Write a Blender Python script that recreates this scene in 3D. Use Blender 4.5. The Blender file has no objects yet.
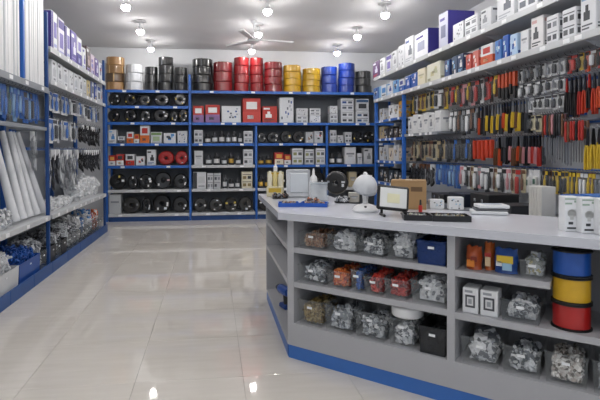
import bpy, bmesh, math, random
from mathutils import Vector, Matrix, Euler

SC = bpy.context.scene
COL = SC.collection
RND = random.Random(7)

# ------------------------------------------------------------------ camera, world, exposure
F_PX, CX, CY = 482.7, 269.2, 159.1
YAW, PITCH, ROLL = math.radians(6.74), math.radians(0.893), math.radians(-0.208)
CAM_H = 1.28
FW = Vector((math.sin(YAW) * math.cos(PITCH), math.cos(YAW) * math.cos(PITCH), -math.sin(PITCH)))
_r = Vector((math.cos(YAW), -math.sin(YAW), 0)); _u = _r.cross(FW)
RT = _r * math.cos(ROLL) + _u * math.sin(ROLL)
UP = -_r * math.sin(ROLL) + _u * math.cos(ROLL)
cam_data = bpy.data.cameras.new('camera')
cam = bpy.data.objects.new('camera', cam_data); COL.objects.link(cam)
cam.matrix_world = Matrix(((RT.x, UP.x, -FW.x, 0), (RT.y, UP.y, -FW.y, 0), (RT.z, UP.z, -FW.z, CAM_H), (0, 0, 0, 1)))
cam_data.sensor_width = 36.0
cam_data.lens = 36.0 * F_PX / 600
cam_data.shift_x = (300 - CX) / 600
cam_data.shift_y = (CY - 200) / 600
cam_data.clip_start = 0.05
SC.camera = cam

world = bpy.data.worlds.new('world'); SC.world = world; world.use_nodes = True
world.node_tree.nodes['Background'].inputs[0].default_value = (0.75, 0.85, 1.0, 1)
world.node_tree.nodes['Background'].inputs[1].default_value = 0.8
BULB_STRENGTH = 135.0
SC.view_settings.view_transform = 'Standard'
SC.view_settings.look = 'None'
SC.view_settings.gamma = 1.0
SC.view_settings.use_curve_mapping = False
SC.view_settings.exposure = 0.0

def hit(px, py, ax, v):
    """where the line of sight to a measured point meets the plane coordinate[ax] == v"""
    d = FW + RT * ((px - CX) / F_PX) - UP * ((py - CY) / F_PX)
    o = Vector((0, 0, CAM_H))
    return o + d * ((v - o[ax]) / d[ax])

# ------------------------------------------------------------------ materials
MATS = {}
def lin(c):
    if isinstance(c, str):
        c = tuple(int(c[i:i + 2], 16) / 255 for i in (0, 2, 4))
    return tuple(x / 12.92 if x <= 0.04045 else ((x + 0.055) / 1.055) ** 2.4 for x in c)

def mat(col, rough=0.5, metal=0.0, var=0.08, scale=18.0, alpha=1.0, coat=0.0, bump=0.0):
    key = (col, rough, metal, var, scale, alpha, coat, bump)
    if key in MATS:
        return MATS[key]
    m = bpy.data.materials.new('surface_' + str(len(MATS))); m.use_nodes = True
    nt = m.node_tree; b = nt.nodes['Principled BSDF']
    c = lin(col)
    tc = nt.nodes.new('ShaderNodeTexCoord'); nz = nt.nodes.new('ShaderNodeTexNoise')
    nz.inputs['Scale'].default_value = scale; nz.inputs['Detail'].default_value = 3
    nt.links.new(tc.outputs['Object'], nz.inputs['Vector'])
    mx = nt.nodes.new('ShaderNodeMix'); mx.data_type = 'RGBA'
    mx.inputs[6].default_value = tuple(x * (1 - var) for x in c) + (1,)
    mx.inputs[7].default_value = tuple(min(1, x * (1 + var)) for x in c) + (1,)
    nt.links.new(nz.outputs['Fac'], mx.inputs[0])
    nt.links.new(mx.outputs[2], b.inputs['Base Color'])
    b.inputs['Roughness'].default_value = rough
    b.inputs['Metallic'].default_value = metal
    if coat:
        b.inputs['Coat Weight'].default_value = coat; b.inputs['Coat Roughness'].default_value = 0.08
    if bump:
        bp = nt.nodes.new('ShaderNodeBump'); bp.inputs['Strength'].default_value = bump; bp.inputs['Distance'].default_value = 0.01
        nt.links.new(nz.outputs['Fac'], bp.inputs['Height']); nt.links.new(bp.outputs[0], b.inputs['Normal'])
    if alpha < 1:
        tr = nt.nodes.new('ShaderNodeBsdfTransparent'); ms = nt.nodes.new('ShaderNodeMixShader')
        ms.inputs[0].default_value = alpha
        out = nt.nodes['Material Output']
        nt.links.new(tr.outputs[0], ms.inputs[1]); nt.links.new(b.outputs[0], ms.inputs[2]); nt.links.new(ms.outputs[0], out.inputs[0])
    MATS[key] = m
    return m

def tile_mat():
    m = bpy.data.materials.new('polished_tile'); m.use_nodes = True
    nt = m.node_tree; b = nt.nodes['Principled BSDF']
    tc = nt.nodes.new('ShaderNodeTexCoord'); mp = nt.nodes.new('ShaderNodeMapping')
    oi = nt.nodes.new('ShaderNodeObjectInfo')
    ad = nt.nodes.new('ShaderNodeVectorMath'); ad.operation = 'ADD'
    sc = nt.nodes.new('ShaderNodeVectorMath'); sc.operation = 'SCALE'; sc.inputs['Scale'].default_value = 9.0
    cb = nt.nodes.new('ShaderNodeCombineXYZ')
    nt.links.new(oi.outputs['Random'], cb.inputs[0]); nt.links.new(oi.outputs['Random'], cb.inputs[1])
    nt.links.new(cb.outputs[0], sc.inputs[0])
    nt.links.new(tc.outputs['Object'], mp.inputs[0]); nt.links.new(mp.outputs[0], ad.inputs[0]); nt.links.new(sc.outputs[0], ad.inputs[1])
    mp.inputs['Scale'].default_value = (1.2, 9.0, 1)
    nz = nt.nodes.new('ShaderNodeTexNoise'); nz.inputs['Scale'].default_value = 2.2; nz.inputs['Detail'].default_value = 6
    nt.links.new(ad.outputs[0], nz.inputs['Vector'])
    rp = nt.nodes.new('ShaderNodeValToRGB')
    rp.color_ramp.elements[0].position = 0.3; rp.color_ramp.elements[0].color = lin((0.83, 0.81, 0.775)) + (1,)
    rp.color_ramp.elements[1].position = 0.7; rp.color_ramp.elements[1].color = lin((0.86, 0.84, 0.81)) + (1,)
    nt.links.new(nz.outputs['Fac'], rp.inputs[0]); nt.links.new(rp.outputs[0], b.inputs['Base Color'])
    b.inputs['Roughness'].default_value = 0.035
    b.inputs['Specular IOR Level'].default_value = 0.5
    return m

def emit_mat(col, s):
    m = bpy.data.materials.new('lit_bulb'); m.use_nodes = True
    nt = m.node_tree; b = nt.nodes['Principled BSDF']
    b.inputs['Base Color'].default_value = (0.9, 0.9, 0.9, 1)
    b.inputs['Emission Color'].default_value = lin(col) + (1,); b.inputs['Emission Strength'].default_value = s
    return m

WALL = mat('d8dadd', 0.85, var=0.03, scale=3)
CEIL = mat('dcdcde', 0.9, var=0.03, scale=2)
BLUE = mat('2c64b6', 0.38, var=0.08)
BLUEDK = mat('1c447f', 0.45, var=0.08)
STEEL = mat('8f959c', 0.4, var=0.06)
SHELFGREY = mat('c2c5c8', 0.45, var=0.05)
PEG = mat('c6cacf', 0.6, var=0.05)
WHITE = mat('e6e7e8', 0.45, var=0.04)
WHITEP = mat('d3d6da', 0.3, var=0.05)
TAG = mat('eef0f2', 0.5, var=0.03)
BLACK = mat('17181a', 0.4, var=0.2)
BLACKR = mat('0f1012', 0.3, var=0.3, coat=0.4)
DARK = mat('2c2e32', 0.5, var=0.15)
CHROME = mat('b9bcc0', 0.25, 0.9, 0.05)
CLEAR = mat('dfe6ea', 0.1, alpha=0.06)
CLEARD = mat('9aa2a8', 0.1, alpha=0.12)
GREYLAM = mat('b2b3b7', 0.42, var=0.03, scale=6)
GREYTOP = mat('c9ccd4', 0.24, var=0.03, scale=5)
KICK = mat('3a70bd', 0.35, var=0.05)
CARD = mat('a3835b', 0.75, var=0.08)

# ------------------------------------------------------------------ mesh building
class MB:
    def __init__(s): s.v, s.f, s.m = [], [], []
    def add(s, vs, fs, mi=0):
        o = len(s.v); s.v += [tuple(x) for x in vs]
        for f in fs: s.f.append([o + i for i in f]); s.m.append(mi)
        return s
    def box(s, c, d, mi=0, ch=0.0, M=None):
        hx, hy, hz = d[0] / 2, d[1] / 2, d[2] / 2
        if ch <= 0:
            vs = [Vector((x * hx, y * hy, z * hz)) for x in (-1, 1) for y in (-1, 1) for z in (-1, 1)]
            fs = [(0, 1, 3, 2), (4, 6, 7, 5), (0, 4, 5, 1), (2, 3, 7, 6), (0, 2, 6, 4), (1, 5, 7, 3)]
        else:
            ch = min(ch, hx * .9, hy * .9, hz * .9)
            vs, ix = [], {}
            for x in (-1, 1):
                for y in (-1, 1):
                    for z in (-1, 1):
                        for a in range(3):
                            p = [x * (hx - ch), y * (hy - ch), z * (hz - ch)]
                            p[a] = (x, y, z)[a] * (hx, hy, hz)[a]
                            ix[(x, y, z, a)] = len(vs); vs.append(Vector(p))
            fs = []
            for a in range(3):
                b, c2 = [(1, 2), (2, 0), (0, 1)][a]
                for sg in (-1, 1):
                    q = []
                    for (u, w) in ((-1, -1), (1, -1), (1, 1), (-1, 1)):
                        k = [0, 0, 0]; k[a] = sg; k[b] = u; k[c2] = w
                        q.append(ix[(k[0], k[1], k[2], a)])
                    fs.append(q)
                for u in (-1, 1):
                    for w in (-1, 1):
                        k1 = [0, 0, 0]; k1[b] = u; k1[c2] = w
                        k1[a] = -1; k2 = list(k1); k2[a] = 1
                        fs.append([ix[(*k1, b)], ix[(*k2, b)], ix[(*k2, c2)], ix[(*k1, c2)]])
            for x in (-1, 1):
                for y in (-1, 1):
                    for z in (-1, 1): fs.append([ix[(x, y, z, a)] for a in range(3)])
        if M is not None: vs = [M @ v for v in vs]
        return s.add([v + Vector(c) for v in vs], fs, mi)
    def lathe(s, prof, n=16, c=(0, 0, 0), axis='z', mi=0, M=None):
        vs, fs = [], []
        for (r, z) in prof:
            for k in range(n):
                a = 2 * math.pi * k / n
                p = Vector((r * math.cos(a), r * math.sin(a), z))
                if axis == 'y': p = Vector((p.x, p.z, p.y))
                elif axis == 'x': p = Vector((p.z, p.x, p.y))
                vs.append(p)
        for i in range(len(prof) - 1):
            for k in range(n):
                k2 = (k + 1) % n
                fs.append((i * n + k, i * n + k2, (i + 1) * n + k2, (i + 1) * n + k))
        if prof[0] != prof[-1]:
            if prof[0][0] > 1e-6: fs.append(tuple(range(n)))
            if prof[-1][0] > 1e-6: fs.append(tuple(range((len(prof) - 1) * n, len(prof) * n)))
        if M is not None: vs = [M @ v for v in vs]
        return s.add([v + Vector(c) for v in vs], fs, mi)
    def cyl(s, c, r, h, n=12, axis='z', mi=0, M=None):
        return s.lathe([(r, -h / 2), (r, h / 2)], n, c, axis, mi, M)
    def tube(s, pts, r, n=6, mi=0, closed=False):
        pts = [Vector(p) for p in pts]; vs, fs = [], []; N = len(pts)
        for i, p in enumerate(pts):
            a = pts[(i - 1) % N] if closed or i else p
            b = pts[(i + 1) % N] if closed or i < N - 1 else p
            t = (b - a).normalized()
            ref = Vector((0, 0, 1)) if abs(t.z) < .9 else Vector((1, 0, 0))
            u = t.cross(ref).normalized(); w = t.cross(u)
            for k in range(n):
                an = 2 * math.pi * k / n
                vs.append(p + (u * math.cos(an) + w * math.sin(an)) * r)
        for i in range(N if closed else N - 1):
            j = (i + 1) % N
            for k in range(n):
                k2 = (k + 1) % n
                fs.append((i * n + k, i * n + k2, j * n + k2, j * n + k))
        if not closed:
            fs.append(tuple(range(n))); fs.append(tuple(range((N - 1) * n, N * n)))
        return s.add(vs, fs, mi)
    def prism(s, poly, z0, z1, mi=0):
        n = len(poly)
        vs = [(x, y, z0) for x, y in poly] + [(x, y, z1) for x, y in poly]
        fs = [tuple(range(n)), tuple(range(n, 2 * n))] + [(i, (i + 1) % n, n + (i + 1) % n, n + i) for i in range(n)]
        return s.add(vs, fs, mi)
    def plate(s, pts, y0, y1, mi=0):
        """outline in x,z extruded along y"""
        n = len(pts)
        vs = [(x, y0, z) for x, z in pts] + [(x, y1, z) for x, z in pts]
        fs = [tuple(range(n)), tuple(range(n, 2 * n))] + [(i, (i + 1) % n, n + (i + 1) % n, n + i) for i in range(n)]
        return s.add(vs, fs, mi)
    def mesh(s, name, mats, smooth=False):
        me = bpy.data.meshes.new(name); me.from_pydata(s.v, [], s.f)
        for m in (mats if isinstance(mats, (list, tuple)) else [mats]): me.materials.append(m)
        me.polygons.foreach_set('material_index', s.m)
        bm = bmesh.new(); bm.from_mesh(me)
        bmesh.ops.recalc_face_normals(bm, faces=bm.faces)
        bm.to_mesh(me); bm.free()
        if smooth:
            me.polygons.foreach_set('use_smooth', [True] * len(me.polygons))
            me.set_sharp_from_angle(angle=math.radians(40))
        me.update()
        return me

CACHE = {}
def cached(key, fn):
    if key not in CACHE: CACHE[key] = fn()
    return CACHE[key]

def put(name, me, parent=None, loc=(0, 0, 0), rz=0.0, scale=None, rot=None):
    o = bpy.data.objects.new(name, me); COL.objects.link(o)
    o.location = loc; o.rotation_euler = rot if rot else (0, 0, rz)
    if scale: o.scale = scale
    if parent is not None: o.parent = parent
    return o

def tag(o, label, cat, group=None, kind=None):
    o['label'] = label; o['category'] = cat
    if group: o['group'] = group
    if kind: o['kind'] = kind
    return o

def struct(name, me, parent=None, **k):
    o = put(name, me, parent, **k)
    if parent is None: o['kind'] = 'structure'
    return o

ONES = ['first', 'second', 'third', 'fourth', 'fifth', 'sixth', 'seventh', 'eighth', 'ninth', 'tenth', 'eleventh', 'twelfth', 'thirteenth',
        'fourteenth', 'fifteenth', 'sixteenth', 'seventeenth', 'eighteenth', 'nineteenth', 'twentieth']
def ordinal(i):
    if i < 20: return ONES[i]
    t = {2: 'twenty', 3: 'thirty', 4: 'forty', 5: 'fifty', 6: 'sixty'}[(i + 1) // 10]
    return t + '-' + ONES[(i + 1) % 10 - 1] if (i + 1) % 10 else t[:-1] + 'ieth'

R90 = math.pi / 2

# ------------------------------------------------------------------ the room
XL, XR, YB, YF, HC = -2.62, 3.66, 9.65, -2.6, 3.30
m = MB().box(((XL + XR) / 2, (YB + YF) / 2, -0.06), (XR - XL, YB - YF, 0.108))
floor = struct('floor', m.mesh('floor', mat('b4afa7', 0.6)))
TS = 0.6
tile_me = MB().box((0, 0, -0.004), (TS - .0018, TS - .0018, .008), 0, 0.0005).mesh('tile', tile_mat())
TX0 = -0.433
ix0, ix1 = math.floor((XL - TX0) / TS), math.ceil((XR - TX0) / TS)
iy0, iy1 = -5, 17
for i in range(ix0, ix1):
    for j in range(iy0, iy1):
        x0, x1 = max(TX0 + i * TS, XL), min(TX0 + (i + 1) * TS, XR)
        y0, y1 = max(0.33 + (j) * TS - .6, YF), min(0.33 + (j + 1) * TS - .6, YB)
        if x1 - x0 < .03 or y1 - y0 < .03: continue
        put('tile', tile_me, floor, ((x0 + x1) / 2, (y0 + y1) / 2, 0), 0, ((x1 - x0) / TS, (y1 - y0) / TS, 1))
W = 0.12
struct('ceiling', MB().box(((XL + XR) / 2, (YB + YF) / 2, HC + W / 2), (XR - XL + 2 * W, YB - YF + 2 * W, W)).mesh('ceiling', CEIL))
struct('wall_left', MB().box((XL - W / 2, (YB + YF) / 2, HC / 2), (W, YB - YF, HC)).mesh('wall', WALL))
struct('wall_right', MB().box((XR + W / 2, (YB + YF) / 2, HC / 2), (W, YB - YF, HC)).mesh('wall', WALL))
struct('wall_back', MB().box(((XL + XR) / 2, YB + W / 2, HC / 2), (XR - XL + 2 * W, W, HC)).mesh('wall', WALL))
# shop front behind the camera: wall with a wide glazed opening
fw = MB()
fw.box((XL + .25, YF - W / 2, HC / 2), (.5, W, HC)); fw.box((XR - .25, YF - W / 2, HC / 2), (.5, W, HC))
fw.box(((XL + XR) / 2, YF - W / 2, HC - .3), (XR - XL - 1, W, .6))
struct('wall_front', fw.mesh('wall', WALL))
win = struct('window_1', MB().box(((XL + XR) / 2, YF - W / 2, 1.35), (XR - XL - 1, .012, 2.7)).mesh('window', mat('e8f2f4', .05, alpha=.08)))
wf = MB()
for k in range(4):
    wf.box((XL + .5 + k * (XR - XL - 1) / 3 + (0.03 if k == 0 else -0.03 if k == 3 else 0), YF - W / 2, 1.35), (.06, .07, 2.7), 0, .005)
for zz in (.04, 2.66): wf.box(((XL + XR) / 2, YF - W / 2, zz), (XR - XL - 1, .07, .08), 0, .005)
put('window_frame', wf.mesh('window_frame', mat('b9bdc2', .35, .6)), win)

# ------------------------------------------------------------------ ceiling lamps and fan
bulb_me = MB().lathe([(0, -.058), (.028, -.052), (.048, -.034), (.056, -.008), (.056, .006)], 14).mesh('bulb', emit_mat('fdf9f6', BULB_STRENGTH), True)
collar_me = MB().lathe([(.057, .006), (.054, .02), (.044, .038), (.03, .05), (.024, .06)], 14).mesh('collar', WHITE, True)
plate_me = MB().lathe([(.0, .022), (.075, .022), (.08, .014), (.08, .0), (.0, .0)], 20).mesh('ceiling_plate', WHITE, True)
holder_me = MB().lathe([(.018, .07), (.018, .035), (.026, .03), (.026, 0), (.022, -.004)], 14).mesh('holder', WHITE, True)
rows_y = [8.95, 7.67, 6.4, 5.12, 3.85, 2.57, 1.3, 0.02, -1.25]
cols_x = [(-1.09, 'left'), (0.74, 'middle'), (2.36, 'right')]
for j, y in enumerate(rows_y):
    for x, cn in cols_x:
        t = put('ceiling_lamp', None, None, (x, y, HC))
        tag(t, f'bare white globe bulb, {ordinal(j)} from back wall in the {cn} row on ceiling', 'lamp', 'bare bulbs on the ceiling')
        put('ceiling_plate', plate_me, t, (0, 0, -.022))
        put('holder', holder_me, t, (0, 0, -.09))
        put('bulb', bulb_me, t, (0, 0, -.152)); put('collar', collar_me, t, (0, 0, -.152))
fc = hit(254, 39, 2, 3.02)
fan = tag(put('ceiling_fan', None, None, (fc.x, fc.y, HC)), 'white three-bladed ceiling fan hanging before the red cable coils', 'fan')
put('rod', MB().cyl((0, 0, -.14), .012, .28, 10).lathe([(.05, 0), (.05, -.02), (.02, -.06)], 14).mesh('rod', WHITE, True), fan)
put('motor', MB().lathe([(.0, -.25), (.06, -.255), (.095, -.275), (.1, -.3), (.08, -.325), (0, -.335)], 20).mesh('motor', WHITE, True), fan)
bl = MB()
bl.plate([(0.08, -.008), (.16, -.01), (.62, -.012), (.64, 0), (.62, .012), (.16, .01)], -.038, .038)
blade_me = bl.mesh('blade', WHITE)
for k in range(3):
    put('blade', blade_me, fan, (0, 0, -.295), rot=(math.radians(8), 0, math.radians(8 + 120 * k)))

# ------------------------------------------------------------------ generic goods
def carton_mesh(w, d, h, body, side):
    return cached(('c', w, d, h, body, side), lambda: MB().box((0, 0, h / 2), (w, d, h), 0, .004).mesh('carton', mat(body, .5, var=.06)))

def print_mesh(body, w, d, h, style, inks, seed, face):
    def make():
        r = random.Random(seed); b = MB(); t = .0012
        def rect(fc, u0, u1, v0, v1, mi, t=t):
            if fc == 'f': b.box(((u0 + u1) / 2 * w, -d / 2 - t / 2, (v0 + v1) / 2 * h), ((u1 - u0) * w, t, (v1 - v0) * h), mi)
            else:
                sx = 1 if fc == 'r' else -1
                b.box((sx * (w / 2 + t / 2), (u0 + u1) / 2 * d, (v0 + v1) / 2 * h), (t, (u1 - u0) * d, (v1 - v0) * h), mi)
        for fc in [face]:
            rect(fc, -.47, .47, .04, .96, 3, t * .4)
            if style == 'bulb':
                rect(fc, -.3, .3, .28, .62, 2); rect(fc, -.12, .12, .62, .7, 2); rect(fc, -.2, .2, .12, .2, 1); rect(fc, -.35, .1, .8, .88, 0)
            elif style == 'dots':
                for k in range(9):
                    u, v = r.uniform(-.42, .32), r.uniform(.08, .8); rect(fc, u, u + .1, v, v + .1, k % 3)
            elif style == 'band':
                rect(fc, -.46, .46, .72, .94, 0); rect(fc, -.3, .3, .2, .6, 1); rect(fc, -.4, .4, .08, .12, 2)
            elif style == 'pict':
                q = r.uniform(-.12, .12); rect(fc, q - .2, q + .22, .3, .52, 1); rect(fc, q - .08, q + .12, .52, .68, 1); rect(fc, -.42, .0, .8, .9, 0); rect(fc, -.4, .3, .16, .2, 2); rect(fc, -.4, .1, .08, .12, 2)
            elif style == 'rows':
                for v in (.1, .55):
                    for u in (-.4, .06): rect(fc, u, u + .32, v + .02, v + .2, r.randrange(3))
                    rect(fc, -.42, .42, v + .27, v + .31, 1)
            elif style == 'blocks':
                for k in range(6):
                    u, v = r.uniform(-.45, .15), r.uniform(.05, .7); rect(fc, u, u + r.uniform(.15, .3), v, v + r.uniform(.1, .25), k % 3)
            elif style == 'half':
                rect(fc, -.495, .495, .02, .45, 0); rect(fc, -.3, .3, .55, .85, 1); rect(fc, -.25, .1, .15, .3, 2)
            elif style == 'stripe':
                rect(fc, -.49, -.2, .02, .98, 0); rect(fc, -.1, .4, .35, .75, 1); rect(fc, -.1, .4, .12, .2, 2)
            elif style == 'plain':
                rect(fc, -.35, .35, .56, .66, 1); rect(fc, -.2, .2, .42, .53, 2)
        return b.mesh('print', [mat(i, .5) for i in inks] + [mat(body, .5, var=.06)])
    return cached(('p', body, w, d, h, style, inks, seed, face), make)

def carton(name, label, cat, group, loc, rz, w, d, h, body, style='pict', inks=('23408c', '3a3d42', '9aa0a8'), seed=0, sides=False):
    w, d, h = round(w, 2) or .02, round(d, 2), round(h, 2) or .02
    o = tag(put(name, carton_mesh(w, d, h, body, None), None, (loc[0], loc[1], loc[2] + .0012), rz), label, cat, group)
    for fc in (('f', 'r', 'l') if sides else 'f') if style else ():
        put('print' if fc == 'f' else 'side_print', print_mesh(body, w, d, h, style, inks, seed % 3, fc), o)
    return o

# upright cable coil: facing -y, base at origin, unit diameter 1, thickness .5
def coil_up_mesh(c, wrap):
    def make():
        n = 28; p = []
        R0, R1, wd = .1, .5, .26
        ring = [(R0, -wd * .7), (R0 + .05, -wd * .92), (.3, -wd), (.42, -wd * .95), (R1 - .03, -wd * .75), (R1, -wd * .4), (R1 - .015, -wd * .13), (R1, wd * .13), (R1, wd * .4),
                (R1 - .03, wd * .75), (.42, wd * .95), (.3, wd), (R0 + .05, wd * .92), (R0, wd * .7), (R0, -wd * .7)]
        return MB().lathe(ring, n, (0, 0, .5), 'y').mesh('coil', mat(c, .3 if wrap else .45, var=.25, scale=9, coat=.5 if wrap else 0, bump=.3), True)
    return cached(('cu', c, wrap), make)

def patch_mesh(c, a, b_):
    return cached(('pm', c, a, b_), lambda: MB().box((0, 0, 0), (a, .012, b_)).mesh('label', mat(c, .4)))

def upright_coil(label, group, loc, rz, w, h, c='17181a', cols=('e6e6e6', 'd9c25a'), kind=0, depth=None):
    o = put('cable_coil', coil_up_mesh(c, True), None, (loc[0], loc[1], loc[2] + .0015), rz, (w, depth or w * .8, h))
    tag(o, label, 'cable coil', group)
    r = random.Random(kind)
    for k in range(2 + kind % 3):
        a = r.uniform(0, 6.28) if k else r.uniform(-.6, .6)
        put('label', patch_mesh(cols[k % len(cols)], r.choice((.1, .15)), r.choice((.08, .13))), o, (.33 * math.cos(a), -.272, .5 + .33 * math.sin(a)))
    return o

# flat lying coil for stacks
def coil_flat_mesh(c, kind):
    def make():
        prof = [(.18, .04)]
        prof += [(.30, 0.0), (.47, 0.0), (.495, .03)]
        for k in range(5):
            z = .14 + k * .16; prof += [(.5, z), (.488, z + .08)]
        prof += [(.495, .97), (.47, 1.0), (.30, 1.0), (.18, .96), (.18, .04)]
        return MB().lathe(prof, 30).mesh('coil', mat(c, .3, var=.22, scale=7, coat=.45), True)
    return cached(('cf', c), make)
def band_mesh(c):
    return cached(('bm', c), lambda: MB().box((.502, 0, .5), (.012, .07, 1.0)).box((.34, 0, 1.003), (.33, .07, .012)).mesh('wrap_band', mat(c, .25, coat=.3)))

# ------------------------------------------------------------------ racks
def shelf_with_tags(rack, x0, x1, y0, y1, z, th, face, m, lipm, ntag, seed, lip=.045):
    """board from (x0,y0) to (x1,y1), its top at z; face: '-y','+x','-x' = the side with the lip"""
    b = MB().box(((x0 + x1) / 2, (y0 + y1) / 2, z - th / 2), (x1 - x0, y1 - y0, th), 0, .003)
    r = random.Random(seed)
    o = put('shelf', None, None)
    if face == '-y': b.box(((x0 + x1) / 2, y0 - .006, z - lip / 2), (x1 - x0, .012, lip), 1, .002)
    elif face == '+x': b.box((x1 + .006, (y0 + y1) / 2, z - lip / 2), (.012, y1 - y0, lip), 1, .002)
    else: b.box((x0 - .006, (y0 + y1) / 2, z - lip / 2), (.012, y1 - y0, lip), 1, .002)
    bpy.data.objects.remove(o)
    o = put('shelf', b.mesh('shelf', [m, lipm]), rack)
    tm = cached(('tag', face), lambda: MB().box((0, 0, 0), (.07, .003, .034) if face == '-y' else (.003, .07, .034)).mesh('price_tag', TAG))
    L = (x1 - x0) if face == '-y' else (y1 - y0)
    for k in range(ntag):
        u = (k + r.uniform(.15, .85)) / ntag * (L - .1) + .05
        if face == '-y': p = (x0 + u, y0 - .0135, z - lip / 2)
        elif face == '+x': p = (x1 + .0135, y0 + u, z - lip / 2)
        else: p = (x0 - .0135, y0 + u, z - lip / 2)
        put('price_tag', tm, o, p)
    return o

def post(rack, x, y, z0, z1, s=.05, m=BLUE):
    me = cached(('post', s, z0, z1, m.name), lambda: MB().box((0, 0, (z0 + z1) / 2), (s, s, z1 - z0), 0, .004).mesh('post', m))
    return put('post', me, rack, (x, y, 0))

# ---- back rack
BRY = 9.10
back_rack = tag(put('shelving_rack', None, None, (0, 0, 0)), 'blue steel shelving across the back wall, four bays wide, full of cable', 'shelving rack')
PX = [-1.92, -0.41, 0.83, 2.20, 3.62]
for k, x in enumerate(PX):
    for yy in (BRY + .03, 9.58):
        post(back_rack, x, yy, 0, (2.42, 2.72, 1.78, 1.78, 2.42)[k], .042)
LEV = {7: 2.42, 6: 2.13, 5: 1.83, 4: 1.44, 3: 1.03, 2: .585, 1: .14}
for b in range(4):
    for L, z in LEV.items():
        if (L == 6 and b != 0) or (L in (7, 5) and b > 1): continue
        grey = L <= 2 or (L == 3 and b == 1)
        shelf_with_tags(back_rack, PX[b] + .027, (PX[b + 1] if not (L in (7, 5) and b == 1) else PX[4]) - .027, BRY, 9.6, z, .03, '-y', SHELFGREY if grey else STEEL, SHELFGREY if grey else BLUE, 6 if (L in (7, 5) and b == 1) else 2, b * 10 + L, .05)
    put('toe_board', MB().box(((PX[b] + PX[b + 1]) / 2, BRY + .02, .045), (PX[b + 1] - PX[b] - .06, .02, .09)).mesh('toe_board', BLUEDK), back_rack)
put('back_panel', MB().box(((PX[0] + PX[4]) / 2, 9.62, 1.25), (PX[4] - PX[0], .012, 2.3)).mesh('back_panel', mat('6d7278', .6)), back_rack)

def bX(px): return hit(px, 130, 1, 9.2).x
SPX = 0.0192
BAYN = ['first', 'second', 'third', 'fourth']
LEVN = {7: 'top', 6: 'second', 5: 'third', 4: 'fourth', 3: 'fifth', 2: 'sixth', 1: 'bottom'}
COLN = {'k': 'black', 'r': 'red', 'd': 'dark grey'}
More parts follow.
